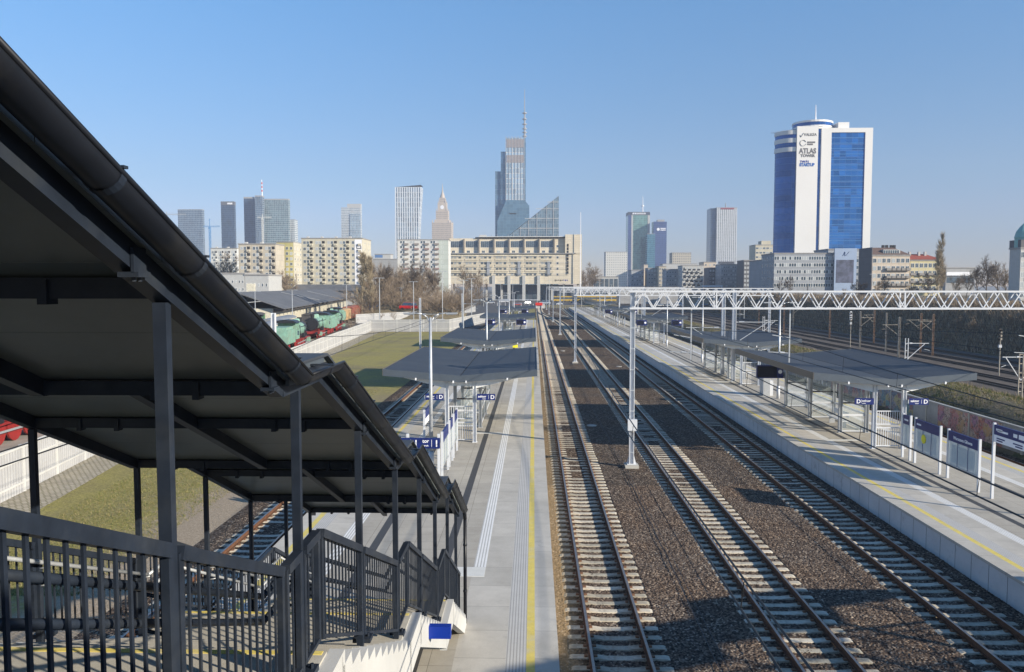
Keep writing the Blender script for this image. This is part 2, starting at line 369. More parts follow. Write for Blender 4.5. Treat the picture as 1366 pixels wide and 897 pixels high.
# ballast beds
def ballast_z(x):
    z = -.205
    for c in (TX):
        d = abs(x - c)
        if d < .62: z = -.235 + .02 * (d / .62)
    return z
TX = (2.24, 7.37, 12.5, -10.3, 25.2)
def ballast_near(name, x0, x1, y0, y1, st):
    nx = int((x1-x0)/st)+1; ny = int((y1-y0)/st)+1
    X, Y = np.meshgrid(np.linspace(x0, x1, nx), np.linspace(y0, y1, ny))
    cell = .05; rs = np.random.RandomState(5); K = 512
    jx = rs.rand(K, K); jy = rs.rand(K, K); hh = rs.rand(K, K); tx = rs.rand(K, K) - .5; ty = rs.rand(K, K) - .5; cc = rs.rand(K, K)
    gx = X / cell; gy = Y / cell; ix = np.floor(gx).astype(int); iy = np.floor(gy).astype(int)
    best = np.full(X.shape, 9.0); H = np.zeros(X.shape); C = np.zeros(X.shape)
    for a in (-1, 0, 1):
        for c in (-1, 0, 1):
            kx = (ix + a) % K; ky = (iy + c) % K
            dx = ix + a + jx[kx, ky] - gx; dy = iy + c + jy[kx, ky] - gy; d = np.sqrt(dx*dx + dy*dy)
            m = d < best; best = np.where(m, d, best)
            hgt = hh[kx, ky] * .022 + (dx * tx[kx, ky] + dy * ty[kx, ky]) * .028 - d * d * .015
            H = np.where(m, hgt, H); C = np.where(m, cc[kx, ky], C)
    base = np.full(X.shape, -.215)
    for c in TX:
        d = np.abs(X - c); base = np.where(d < .66, -.238, base); base = np.where((d > 1.3) & (d < 1.9), -.20, base)
    base += .012 * np.sin(X * 2.1 + np.sin(Y * .9) * 2) * np.sin(Y * 1.3)
    Z = base + H
    co = np.stack([X, Y, Z], -1).reshape(-1, 3).astype(np.float32)
    idx = np.arange(nx * ny).reshape(ny, nx)
    q = np.stack([idx[:-1, :-1], idx[:-1, 1:], idx[1:, 1:], idx[1:, :-1]], -1).reshape(-1, 4)
    me = bpy.data.meshes.new(name); me.vertices.add(len(co)); me.vertices.foreach_set('co', co.ravel())
    me.loops.add(q.size); me.loops.foreach_set('vertex_index', q.ravel().astype(np.int32))
    me.polygons.add(len(q)); me.polygons.foreach_set('loop_start', np.arange(0, q.size, 4, dtype=np.int32))
    me.update(calc_edges=True); at = me.attributes.new("stone", 'FLOAT', 'POINT'); at.data.foreach_set('value', C.ravel().astype(np.float32))
    me.materials.append(m_baln); o = mobj(name, me); tag(o, kind='structure')
ballast_near("ballast", .66, 14.34, 16.0, 38.0, .019)
sheet("ballast", .66, 14.34, 38, 345, -.212, m_bal, 1, 1)
sheet("ballast", .66, 14.34, -10, 16.0, -.212, m_bal)
sheet("ballast", -12.1, -8.62, -10, 330, -.212, m_bal)
b = MB(); b.quad((-12.7, -10, GZ + .004), (-12.1, -10, -.212), (-12.1, 330, -.212), (-12.7, 330, GZ + .004)); tag(b.build("ballast_shoulder", m_bal), kind='structure')
sheet("ballast", 23.46, 27.1, -10, 330, -.212, m_bal)
m_yardbal = M("yard_ballast", (.085, .068, .055), .95, 0, .8, .4, .6, 12, .05)
sheet("yard_ballast", 51.2, 92, -20, YEND - 1, -4.5, m_yardbal)
# platforms
m_pave = paving("platform_paving", (.41, .38, .325), .8, .8, .008, .05, 0.0)
m_edge = paving("platform_edge_slabs", (.49, .465, .415), 20.0, 1.5, .008, .07, 0.0)
m_tact = stripes_mat("tactile_strip", (.72, .72, .7), (.42, .41, .39), .095, .62, 0)
m_groove = stripes_mat("grooved_slab", (.5, .49, .47), (.33, .32, .3), .075, .6, 0)
m_tacty = stripes_mat("tactile_plate", (.7, .7, .66), (.46, .45, .42), .1, .6, 1)
m_pside = paving("platform_side", (.56, .57, .58), 9, 1.0, .012, .03, 0.0, (.2, .2, .2), .3)
def platform(x0, x1, y0, y1):
    """x0/x1 the two edges; strips in mirror order from each edge"""
    b = MB(); z = .76; mats = [m_pave, m_edge, m_yellow, m_groove, m_tact, m_drain, m_pside]
    st = [(0, .56, 1), (.56, .76, 2), (.76, 1.24, 3), (1.24, 2.06, 1), (2.06, 2.44, 4), (2.44, 3.22, 0), (3.22, 3.5, 5)]
    YT = 23.2
    for a, c, m in st:
        if m == 4:
            for (u, v) in ((x0+a, x0+c), (x1-c, x1-a)): b.quad((u, y0, z), (v, y0, z), (v, YT, z), (u, YT, z), 1); b.quad((u, YT, z), (v, YT, z), (v, y1, z), (u, y1, z), 4)
            continue
        b.quad((x0+a, y0, z), (x0+c, y0, z), (x0+c, y1, z), (x0+a, y1, z), m)
        b.quad((x1-c, y0, z), (x1-a, y0, z), (x1-a, y1, z), (x1-c, y1, z), m)
    b.quad((x0+3.5, y0, z), (x1-3.5, y0, z), (x1-3.5, y1, z), (x0+3.5, y1, z), 0)
    # lip, then panels of the side wall
    for s, x in ((1, x0), (-1, x1)):
        b.quad((x, y0, z), (x, y1, z), (x, y1, z-.1), (x, y0, z-.1), 1)
        xi = x + s * .06; b.quad((x, y0, z-.1), (x, y1, z-.1), (xi, y1, z-.1), (xi, y0, z-.1), 1)
        y = y0
        while y < y1:
            yb = min(y + .985, y1); b.box(xi, xi + s*.1, y, yb, -.35, z - .101, 6); y += 1.0
    b.quad((x0+.15, y0, -.35), (x1-.15, y0, -.35), (x1-.15, y0, z), (x0+.15, y0, z), 6)
    b.quad((x1-.15, y1, -.35), (x0+.15, y1, -.35), (x0+.15, y1, z), (x1-.15, y1, z), 6)
    tag(b.build("platform", mats), kind='structure')
P1 = (-8.65, .6); P2 = (14.3, 23.5)
platform(*P1, -10, 205); platform(*P2, -10, 330)
# tactile cross plates laid on the platforms
for x0, x1, y0, y1 in ((-2.35, -1.46, 23.2, 24.0), (-3.7, -1.86, 46.2, 46.6), (16.36, 18.3, 44.6, 45.0), (-3.7, -1.86, 73, 73.4), (16.36, 18.3, 72, 72.4)):
    tag(MB().box(x0, x1, y0, y1, .7605, .766).build("tactile_paving", m_tacty), kind='structure')
# ---- tracks
def rail_mb(pts, head=.072):
    b = MB()
    for (xa, ya), (xb, yb) in zip(pts, pts[1:]):
        for w_, z0, z1, m in ((.14, -.172, -.155, 0), (.022, -.155, -.04, 0), (head, -.04, -.002, 0)):
            h = w_/2
            b.add([(xa-h,ya,z0),(xa+h,ya,z0),(xb+h,yb,z0),(xb-h,yb,z0),(xa-h,ya,z1),(xa+h,ya,z1),(xb+h,yb,z1),(xb-h,yb,z1)], [(0,1,5,4),(1,2,6,5),(2,3,7,6),(3,0,4,7)], m)
            b.add([(xa-h,ya,z1),(xa+h,ya,z1),(xb+h,yb,z1),(xb-h,yb,z1)], [(0,1,2,3)], 1 if z1 > -.01 else 0)
    return b
def sleeper_mb(b, x, y, jit=0):
    pr = [(-1.3, -.20), (-1.22, -.175), (-.95, -.172), (-.55, -.172), (-.3, -.205), (.3, -.205), (.55, -.172), (.95, -.172), (1.22, -.175), (1.3, -.20)]
    V = []
    for dx, z in pr:
        V += [(x+dx, y-.15, -.36), (x+dx, y-.115, z), (x+dx, y+.115, z), (x+dx, y+.15, -.36)]
    F = []
    n = len(pr)
    for i in range(n-1):
        for k in range(3): F.append((4*i+k+1, 4*i+k, 4*(i+1)+k, 4*(i+1)+k+1))
    F += [(0,1,2,3), (4*(n-1)+3, 4*(n-1)+2, 4*(n-1)+1, 4*(n-1))]
    b.add(V, F, 0)
    for r in (-.74, .74):
        for s in (-1, 1):
            b.box(x+r+s*.08, x+r+s*.17, y-.05, y+.05, z if False else -.172, -.135, 1)
def obj_random(m, amt):
    nt = m.node_tree; b = nt.nodes["Principled BSDF"]; l = b.inputs['Base Color'].links[0]; src = l.from_socket
    oi_ = nd(nt, 'ShaderNodeObjectInfo'); r = ramp(nt, oi_.outputs['Random'], [(0, (1-amt, 1-amt, 1-amt*1.1)), (1, (1+amt*.6,)*3)])
    nt.links.new(mixc(nt, .6, mixc(nt, 1.0, src, r, 'MULTIPLY'), track_stain(nt, mixc(nt, 1.0, src, r, 'MULTIPLY'), wpos(nt))), b.inputs['Base Color'])
obj_random(m_sleeper, .3)
m_clip = M("rail_clip", (.2, .1, .05), .7, .2)
tmp = MB(); sleeper_mb(tmp, 0, 0); sleeper_me = tmp.mesh("sleeper", [m_sleeper, m_clip])
tmp = MB(); sleeper_mb(tmp, 0, 0)
def track(label, xf, y0, y1, group, near=True, ys=None, head_m=m_railtop, side=m_rust):
    t = thing("railway_track", label, "railway track", (0, 0, 0), 0, group)
    step = 5 if callable(xf) else None
    fx = xf if callable(xf) else (lambda y: xf)
    pts = [y0, y1] if step is None else [y0 + (y1-y0)*i/40 for i in range(41)]
    for s in (-.74, .74):
        rail_mb([(fx(y)+s, y) for y in pts]).build("rail", [side, head_m], t)
    y = y0 + .3; n = 0; rest = MB(); rr = random.Random(int(y0*7 + fx(y0)*13))
    while y < y1:
        x = fx(y)
        if near and n < 100 and y >= (ys or y0):
            o = mobj("sleeper", sleeper_me, t, (x + rr.uniform(-.02, .02), y + rr.uniform(-.02, .02), rr.uniform(-.012, .004))); n += 1
        elif y < 140: sleeper_mb(rest, x, y)
        else: rest.box(x-1.3, x+1.3, y-.115, y+.115, -.3, -.175)
        y += .6
    if rest.v: tag(rest.build("sleepers", [m_sleeper, m_clip], t), kind='stuff')
    return t
gt = "railway tracks between the platforms"
track("rusty railway track directly beside the left platform", TX[0], 12, 345, gt, ys=16)
track("middle railway track that curves over to the left one in the distance", TX[1], 12, 190, gt, ys=17)
track("railway track under the white edge of the right platform", TX[2], 12, 345, gt, ys=19)
track("railway track on the grass side of the left platform with a sunlit brown rail", TX[3], 5, 330, "outer tracks of the two platforms", ys=23)
track("railway track between the right platform and the painted noise wall", TX[4], 5, 330, "outer tracks of the two platforms", ys=30)
def scurve(xa, xb, ya, yb):
    def f(y):
        t = min(1, max(0, (y-ya)/(yb-ya))); return xa + (xb-xa)*(t*t*(3-2*t))
    return f
track("curved turnout track linking the middle track to the left one", scurve(TX[1], TX[0], 190, 300), 190, 300, gt, near=False)
track("curved crossover far off joining the right hand track to the middle one", scurve(TX[2]-.2, 7.5, 215, 300), 215, 300, gt, near=False)
# sunken yard on the right
for i, x in enumerate((54.5, 59, 65, 70, 76, 81, 87)):
    t = thing("railway_track", "%s of the dark tracks in the sunken yard, counted from the green bank" % ("first second third fourth fifth sixth seventh".split()[i]), "railway track", (x, 0, -4.3), 0, "dark tracks in the sunken yard")
    for s in (-.74, .74): rail_mb([(s, -10), (s, YEND-2)]).build("rail", [m_darkrail, m_darkrail], t)
    b = MB(); y = -10
    while y < 420: b.box(-1.3, 1.3, y, y+.26, -.26, -.175); y += .6
    tag(b.build("sleepers", M("dark_sleeper", (.12, .1, .08), .9, 0, 3, .3), t), kind='stuff')
# ---------------------------------------------------------------- covered staircase(s)
XR, XL = -1.93, -5.57; XM = (XR + XL) / 2
ROOF = [(-4.0, 10.34), (1.95, 10.34), (5.9, 8.70), (6.9, 8.70), (10.85, 6.99), (11.75, 6.99), (15.4, 5.27), (16.6, 5.27), (19.75, 3.72)]
FLOOR = [(-.5, 7.82), (1.95, 7.82), (5.9, 6.13), (6.9, 6.13), (10.85, 4.44), (11.75, 4.44), (15.4, 2.70), (16.6, 2.70), (20.3, .76)]
COLY = [1.9, 4.08, 6.36, 8.62, 10.9, 13.2, 15.3, 17.5, 19.4]
def lin(tab, y):
    for (a, za), (b_, zb) in zip(tab, tab[1:]):
        if y <= b_: return za + (zb-za)*(y-a)/(b_-a)
    return tab[-1][1]
def staircase(label):
    t = thing("covered_staircase", label, "staircase", (XR, 20.3, .76), 0, "covered staircases down to the platforms")
    O = Vector((-XR, -20.3, -.76))
    def B(mb, name, mats, smooth=False, par=t, lab=None):
        mb.v = [tuple(Vector(v) + O) for v in mb.v]; return mb.build(name, mats, par, smooth=smooth, label=lab)
    x0, x1 = XL - .02, XR + .08
    # flights and landings
    for k in range(len(FLOOR)-1):
        (ya, za), (yb, zb) = FLOOR[k], FLOOR[k+1]
        if abs(za-zb) < .01:
            mb = MB(); mb.box(x0, x1, ya, yb, za-.42, za); o = B(mb, "landing", m_stair)
            mb = MB(); mb.box(x1, x1+.14, ya-.1, yb+.1, za-.5, za-.02); B(mb, "edge_beam", m_whitec)
            mb = MB(); mb.box(x0+.03, x1-.03, yb-.07, yb-.002, za, za+.006); B(mb, "nosing_stripe", m_yellow)
        else:
            n = 11; mb = MB(); dy = (yb-ya)/n; dz = (za-zb)/(n)
            pr = []
            for i in range(n):
                z = za - dz*(i+1) if i < n-1 or True else zb
                pr += [(ya+dy*i, za-dz*i if i else za), (ya+dy*i, z)]
            pr += [(yb, zb)]
            top = []
            for i in range(n):
                zt = za - dz*(i+1)
                mb.box(x0+.1, x1-.02, ya+dy*i+ (.002 if i == 0 else 0), ya+dy*(i+1), zt-.25, zt)
            B(mb, "flight", m_stair)
            for xs, ws in ((x1-.02, .16), (x0-.06, .16)):
                mb = MB(); pp = [(ya, za-.52), (yb, max(zb-.5, .765) if zb > 1 else .762)]
                for i in reversed(range(n)): pp += [(ya+dy*(i+1), za-dz*(i+1)-.004 if i < n-1 else max(za-dz*(i+1)-.004, .765)), (ya+dy*i+.04, za-dz*(i+1)-.004), (ya+dy*i, za-dz*i-.03)]
                if zb < 1: pp[0:2] = [(ya, za-.52), (yb-1.0, .762), (yb, .762)]
                mb.prismX(pp, xs, xs+ws); B(mb, "stringer", m_whitec)
                # teeth of the stepped upstand
            mb = MB(); mb.prismX([(ya, za-.25), (ya, za-.52), (yb, max(zb-.52, .5)), (yb, max(zb-.25, .6))], x0+.1, x1-.02); B(mb, "soffit_slab", m_conc)
    # piers below the landings
    for y in (6.4, 11.3, 16.0):
        zt = lin(FLOOR, y) - .42; mb = MB(); mb.box(XM-.3, XM+.3, y-.25, y+.25, .76, zt); B(mb, "pier", m_conc)
    # columns
    for x in (XR, XL):
        for y in COLY:
            mb = MB(); z0 = max(.76, lin(FLOOR, y)-.25); z1 = lin(ROOF, y)-.14
            xx = x + (.0)
            mb.box(xx-.035, xx+.035, y-.03, y+.03, z0, z1); mb.box(xx-.07, xx+.07, y-.07, y+.07, z0-.002, z0+.02)
            B(mb, "column", m_anth)
    # roof sheets, beams
    for k in range(len(ROOF)-1):
        (ya, za), (yb, zb) = ROOF[k], ROOF[k+1]; sl = abs(za-zb) > .01
        mb = MB()
        rx0, rx1 = XL-.16, XR+.08
        n = max(1, round((yb-ya)/1.12)) if sl else 1
        for i in range(n):
            a = ya+(yb-ya)*i/n + (.006 if i else 0); c = ya+(yb-ya)*(i+1)/n
            z_a = lin([(ya, za), (yb, zb)], a); z_c = lin([(ya, za), (yb, zb)], c)
            mb.prismX([(a, z_a), (c, z_c), (c, z_c+.09), (a, z_a+.09)], rx0, rx1)
        B(mb, "roof_panel", m_soffit)
        mb = MB(); mb.prismX([(ya, za+.092), (yb, zb+.092), (yb, zb+.115), (ya, za+.115)], rx0-.03, rx1+.05); B(mb, "roof_sheet", m_roofm)
        for x in (XR, XM, XL):
            mb = MB(); mb.beam((x, ya, za-.07), (x, yb, zb-.07), .1, .125); B(mb, "roof_beam", m_anth)
        # gutter, rings and brackets on the right edge
        if ya < 1.9: continue
        gx = rx1+.11; g = MB(); g.tube((gx, ya, za+.035), (gx, yb, zb+.035), .08, n=14, a0=-math.pi*1.02, a1=.02)
        g.tube((gx, yb, zb+.035), (gx, ya, za+.035), .074, n=14, a0=-math.pi*1.02, a1=.02)
        g.tube((gx+.08, ya, za+.04), (gx+.08, yb, zb+.04), .013, n=6)
        gut = B(g, "gutter", m_gut, True)
        L = math.hypot(yb-ya, zb-za); n = max(1, int(L/.85))
        for i in range(n):
            f = (i+.6)/n; y = ya+(yb-ya)*f; z = za+(zb-za)*f; d = Vector((0, yb-ya, zb-za)).normalized()
            mb = MB(); c = Vector((gx, y, z+.035)); mb.tube(c-d*.022, c+d*.022, .085, n=12, a0=-math.pi*1.05, a1=.05)
            mb.beam(c+Vector((-.1, 0, .02))-d*.02, c+Vector((.1, 0, .02))-d*.02, .035, .012)
            o = B(mb, "gutter_bracket", m_anth, par=gut)
        if not sl:
            mb = MB(); mb.beam((rx1+.0, ya, za+.03), (rx1+.0, yb, zb+.03), .03, .16); B(mb, "fascia_strip", m_fasc)
    # cross beams with small hangers
    crs = sorted(set(COLY + [5.9, 6.9, 10.85, 11.75, 15.4, 16.6]))
    for y in crs:
        z = lin(ROOF, y); mb = MB(); mb.box(XL, XR, y-.03, y+.03, z-.12, z-.012)
        for x in (XL+.55, XM-.85, XM+.9, XR-.6):
            mb.box(x-.025, x+.025, y-.05, y+.05, z-.15, z-.02)
        B(mb, "cross_beam", m_anth)
    for k in (1, 3, 5, 7):
        for f in (.45, .93):
            (ya, za), (yb, zb) = ROOF[k], ROOF[k+1]; y = ya+(yb-ya)*f; z = za+(zb-za)*f-.17
            mb = MB(); mb.box(XR-.01, XR+.09, y-.06, y+.06, z+.01, z+.035); mb.box(XR+.055, XR+.07, y-.06, y+.06, z+.03, z+.15)
            for d in (-.04, .04): mb.tube((XR+.05, y+d*.7, z-.01), (XR+.05, y+d*.7, z+.012), .012, n=6)
            B(mb, "clamp_plate", m_anth)
    # downpipe at the end
    mb = MB(); gx = XR+.19; ye, ze = ROOF[-1]
    mb.tube((gx, ye-.02, ze+.02), (gx, ye+.12, ze-.22), .05, n=10); mb.tube((gx, ye+.12, ze-.22), (gx, ye+.12, .78), .045, n=10)
    for z in (1.6, 2.8): mb.tube((gx, ye+.12, z), (gx, ye+.12, z+.05), .055, n=10)
    B(mb, "downpipe", m_gut, True)
    # railings : one panel between columns, right and left
    for x, s in ((XR+.02, 1), (XL-.02, -1)):
        br = sorted(set(COLY[1:] + [5.9, 6.9, 10.85, 11.75, 15.4, 16.6, 20.1, 1.95, -.4]))
        segs = [(a+.06, c-.06) for a, c in zip(br, br[1:]) if c-a > .3]
        for a, c in segs:
            if a > 20: continue
            mb = MB(); za, zc = lin(FLOOR, a), lin(FLOOR, c)
            mb.beam((x, a, za+1.09), (x, c, zc+1.09), .075, .075); mb.beam((x, a, za+.14), (x, c, zc+.14), .05, .035)
            n = max(2, int((c-a)/.125))
            for i in range(n+1):
                y = a+(c-a)*i/n; z = za+(zc-za)*i/n
                w_ = .014 if 0 < i < n else .045
                mb.box(x-w_/2, x+w_/2, y-w_/2-.004, y+w_/2+.004, z+.12, z+1.09)
            B(mb, "railing_panel", m_anth)
        for dz in (.9, .7):
            hx = x - s*.16
            mb = MB()
            for (ya, za), (yb, zb) in zip(FLOOR[1:], FLOOR[2:]):
                mb.tube((hx, ya, za+dz), (hx, yb, zb+dz), .024, n=8)
            for y in COLY[1:]: mb.tube((hx, y, lin(FLOOR, y)+dz-.04), (x, y, lin(FLOOR, y)+dz-.07), .01, n=6)
            B(mb, "handrail", m_galv if s < 0 else m_anth, True)  # left handrail given a paler metal to stand in for sunlight on it
        for y in COLY[1:-1]:
            z = lin(FLOOR, y); mb = MB(); mb.box(x-.13, x+.07, y+.09, y+.25, z-.02, z+.03)
            for d in (-.06, .03): mb.tube((x+d, y+.17, z+.03), (x+d, y+.17, z+.07), .018, n=6)
            B(mb, "foot_plate", m_anth)
    return t
st1 = staircase("dark roofed staircase with black railings coming down to the left platform")
st2 = dup(st1, (XR + (14.3+23.5)/2 - (-4.03) , 20.3, .76), label="covered staircase that comes down to the right platform, out of frame to the right")
# footbridge the camera stands on
fb = thing("footbridge", "roofed footbridge crossing over the tracks behind the viewpoint", "footbridge", (0, -2.6, 7.82))
MB().box(-14, 30, -2.4, 1.9, -.5, 0).build("deck", m_conc, fb)
MB().box(-14, 30, -2.6, 2.15, 2.75, 2.95).build("roof", m_roofm, fb)
for y in (-2.3, 1.8):
    b = MB(); n = 220
    xs = [-14 + .2*i for i in range(n+1)]
    for x in xs:
        if y > 0 and (XL-.1 < x < XR+.1 or XL-.1 < x-22.9 < XR+.1): continue
        b.box(x-.012, x+.012, y-.012, y+.012, .1, 1.05)
    for a, c in (((-14, XL-.1), (XR+.1, XL+22.8), (XR+23.1, 30)) if y > 0 else ((-14, 30),)):
        b.box(a, c, y-.03, y+.03, 1.05, 1.11)
    b.build("railing", m_anth, fb)
for x in (-14, -8, -6.2, 4, 10, 16, 24, 30):
    for y in (-2.2, 1.7): MB().box(x-.08, x+.08, y-.08, y+.08, -.02, 2.76).build("post", m_anth, fb)
for x in (4.95, 10, -13.2, 26.3): MB().box(x-.3, x+.3, -1.5, 1.0, -8.05, -.5).build("pier", m_conc, fb)
#
# blue sign box hanging at the foot of the stairs
sb = thing("sign_box", "plain bright blue sign box jutting out beside the lower staircase landing", "sign", (-1.62, 12.7, 3.74))
MB().box(-.34, .27, -.05, .09, -.1, .1).build("box", m_brblue, sb); MB().box(-.2, -.16, -.02, .05, .11, .2).build("bracket", m_anth, sb)
# ---------------------------------------------------------------- platform canopies, shelters, lamps, signs, gantries
ORD = "nearest second third fourth fifth sixth seventh eighth ninth tenth".split()
def canopy(label, side, cx, y0, L=16.2):
    t = thing("platform_canopy", label, "canopy", (cx, y0, .76), 0, "butterfly canopies over the platforms")
    W = 4.2; ze, zv = 4.09, 3.74; F = .34
    b = MB()
    for s in (-1, 1):
        b.prismY([(0.03*s, zv), (W*s, ze), (W*s, ze-.04), (0.03*s, zv-.04)] if s > 0 else [(W*s, ze-.04), (W*s, ze), (0.03*s, zv), (0.03*s, zv-.04)], 0, L)
    b.build("roof_sheet", m_roofm, t)
    MB().box(-.03, .03, .05, L-.05, zv-.06, zv-.03).build("valley_gutter", m_dark, t)
    for y in (-.03, L): MB().prismY([(-W, ze+.03), (0, zv+.03), (W, ze+.03), (W, ze-F), (0, zv-F), (-W, ze-F)], y, y+.03).build("end_fascia", m_fasc, t)
    for s in (-1, 1):
        MB().box(s*W, s*(W+.03), -.03, L+.03, ze-F, ze+.03).build("side_fascia", m_warmfascia if s < 0 else m_fasc, t)
    b = MB()
    for s in (-1, 1): b.prismY([(0, zv-F+.02), (W*s, ze-F+.02), (W*s, ze-F+.05), (0, zv-F+.05)], .02, L-.02)
    b.build("soffit", m_sof2, t)
    ys = [.55, 5.2, 10.3, 15.3]
    for y in ys:
        b = MB()
        for s in (-1, 1): b.prismY([(.7*s, zv-F+.0), (3.6*s, ze-F), (3.6*s, ze-F-.05), (.7*s, zv-F-.42)], y-.04, y+.04)
        b.box(-.7, .7, y-.04, y+.04, zv-F-.25, zv-F); b.build("roof_bracket", m_sof2, t)
        for s in (-1, 1):
            b = MB(); x = s*.77
            b.box(x-.1, x-.07, y-.1, y+.1, 0, zv-F); b.box(x+.07, x+.1, y-.1, y+.1, 0, zv-F); b.box(x-.07, x+.07, y-.012, y+.012, 0, zv-F); b.box(x-.14, x+.14, y-.14, y+.14, 0, .03)
            b.build("column", m_galv if y > 1 else m_white, t)
    for x in (-2.4, -.35, .35, 2.6):
        MB().box(x-.035, x+.035, -.1, -.032, ze-F-.1-(.3*(1-abs(x)/W)), ze-F+.02-(.3*(1-abs(x)/W))).build("floodlight", m_letter, t)
    b = MB()
    if side: b.box(-2.5, 2.5, 0, 0, 0, 0)
    return t
shelter_proto = None
def shelter(label, cx, y0):
    t = thing("glass_shelter", label, "shelter", (cx, y0, .76), 0, "glass wind shelters under the canopies")
    def pane(x0, x1, y0_, y1_):
        g = MB().box(x0, x1, y0_, y1_, .12, 2.35).build("glass_pane", m_glass, t)
        e = .012
        if x1 - x0 > y1_ - y0_:
            MB().box(x0, x1, y0_-e, y1_+e, 1.72, 1.8).build("rail", m_black, t); MB().box(x0, x1, y0_-e, y1_+e, .98, 1.1).build("frosted_band", m_white, t)
            b = MB(); n = int((x1-x0)/.13); b.box(x0, x1, y0_-e, y1_+e, .04, .1)
            MB().box(x0, x1, y0_-e, y1_+e, .06, .12).build("rail", m_white, t)
        else:
            MB().box(x0-e, x1+e, y0_, y1_, 1.72, 1.8).build("rail", m_black, t); MB().box(x0-e, x1+e, y0_, y1_, .98, 1.1).build("frosted_band", m_white, t)
            MB().box(x0-e, x1+e, y0_, y1_, .06, .12).build("rail", m_white, t)
    for s in (-1, 1):
        for a, c in ((5.35, 10.15), (10.45, 15.15)):
            if s > 0 and a < 6 and cx > 0: pane(.755, .785, a, c)
            elif s < 0 and a > 6: pane(-.785, -.755, a, c)
            elif s > 0: pane(.755, .785, a, c)
    for y in (5.2, 10.3, 15.3): pane(-.66, .66, y-.015, y+.015)
    return t
def barrier(label, cx, y0, x0=-.66, x1=.66):
    t = thing("safety_railing", label, "railing", (cx, y0, .76), 0, "white railings at the ends of the shelters")
    b = MB(); b.box(x0, x1, -.025, .025, 1.05, 1.11); b.box(x0, x1, -.025, .025, .08, .13)
    n = int((x1-x0)/.12)
    for i in range(n+1): x = x0 + (x1-x0)*i/n; b.box(x-.014, x+.014, -.014, .014, .0 if i in (0, n) else .1, 1.06)
    b.build("bars", m_white, t)
    b = MB(); b.box(x0, x1, -.02, .02, 1.95, 2.0); b.box(x0, x1, -.02, .02, 1.25, 1.3)
    for i in range(n+1): x = x0 + (x1-x0)*i/n; b.box(x-.012, x+.012, -.012, .012, 1.27, 1.97)
    b.build("upper_bars", m_white, t)
    return t
def bench(label, cx, y0):
    t = thing("bench", label, "bench", (cx, y0, .76), 0, "benches inside the glass shelters")
    MB().box(-.2, .25, 0, 2.4, .42, .46).build("seat", m_white, t); MB().beam((.26, 0, .8), (.26, 2.4, .8), .03, .3).build("backrest", m_white, t)
    for y in (.3, 2.1): MB().box(-.15, .2, y-.03, y+.03, 0, .42).build("leg", m_galv, t)
    return t
C1 = [43.1, 70.2, 121.5, 173.5]; C2 = [42.0, 69.2, 120, 172, 224]
for pn, (px_, cs) in enumerate(((-4.03, C1), (18.9, C2))):
    sname = ("left", "right")[pn]
    for i, y in enumerate(cs):
        canopy("%s grey butterfly canopy on the %s platform%s" % (ORD[i], sname, (", shadow marks of the gantry across its roof" if i == 0 else "")), 0, px_, y)
        if i < 3:
            shelter("glass wind shelter under the %s canopy of the %s platform" % (ORD[i], sname), px_, y)
            bench("white bench in the glass shelter under the %s canopy of the %s platform" % (ORD[i], sname), px_, y+6.5)
            barrier("white barred railing across the front of the %s shelter on the %s platform" % (ORD[i], sname), px_, y+.75)
# small cross walls of signs "sektor D"
def sektor(label, x, y, z, left):
    t = thing("sector_sign", label, "sign", (x, y, z), 0, "blue sector signs under the nearest canopies")
    MB().box(-.5, .5, -.03, .03, -.17, .17).build("panel", m_blue, t)
    (MB().box(-.56, -.5, -.02, .02, -.1, .1) if left else MB().box(.5, .56, -.02, .02, -.1, .1)).build("arm", m_galv, t)
    if left:
        text("sektor", .17, m_letter, t, (-.44, -.034, -.02)); text("sector", .075, m_letter, t, (-.2, -.034, -.12)); text("D", .3, m_letter, t, (.24, -.034, -.1))
        MB().box(.13, .142, -.036, -.03, -.11, .11).build("divider", m_letter, t)
    else:
        text("D", .3, m_letter, t, (-.42, -.034, -.1)); text("sektor", .17, m_letter, t, (-.12, -.034, -.02)); text("sector", .075, m_letter, t, (-.12, -.034, -.12))
        MB().box(-.165, -.153, -.036, -.03, -.11, .11).build("divider", m_letter, t)
sektor("blue sektor D sign on the right post of the nearest left platform canopy", -4.03+1.42, 43.4, 3.32, True)
sektor("blue sektor D sign half hidden by the lamp post on the left platform", -4.03-1.42, 43.4, 3.32, True)
sektor("blue D sektor sign left of the post pair on the right platform", 18.9-1.42, 42.3, 3.32, False)
sektor("blue sektor D sign right of the post pair on the right platform", 18.9+1.42, 42.3, 3.32, True)
# departure displays
def display(label, x, y, z, w_=1.5, h_=.8):
    t = thing("departure_display", label, "display", (x, y, z), 0, "dark blue departure displays hanging under canopies")
    MB().box(-w_/2, w_/2, -.12, .12, -h_/2, h_/2).build("housing", m_blue, t)
    MB().box(-w_/2+.06, w_/2-.45, -.125, -.119, -h_/2+.08, h_/2-.08).build("screen", M("dark_screen", (.012, .014, .03), .2), t)
    b = MB(); b.tube((w_/2-.22, -.124, 0), (w_/2-.22, -.13, 0), .15, n=16, up=(0, 0, 1)); b.build("clock_face", m_letter, t)
    for s in (-.5, .5): MB().box(s-.02, s+.02, -.02, .02, h_/2, h_/2+.25).build("hanger", m_galv, t)
display("dark blue departure display with a round clock under the nearest right platform canopy", 17.3, 58.6, 3.15, 1.9, .95)
for i, (x, y) in enumerate(((-6.6, 120.6), (-1.9, 120.6), (-6.6, 172.6), (-1.9, 172.6), (16.1, 119.2), (21.3, 119.2), (16.1, 171.2), (21.3, 171.2))):
    display("departure display on the %s side under the front of the %s %s platform canopy" % (("left", "right")[i % 2], "third" if y < 150 else "fourth", "left" if x < 0 else "right"), x, y, 3.95, 1.5, .8)
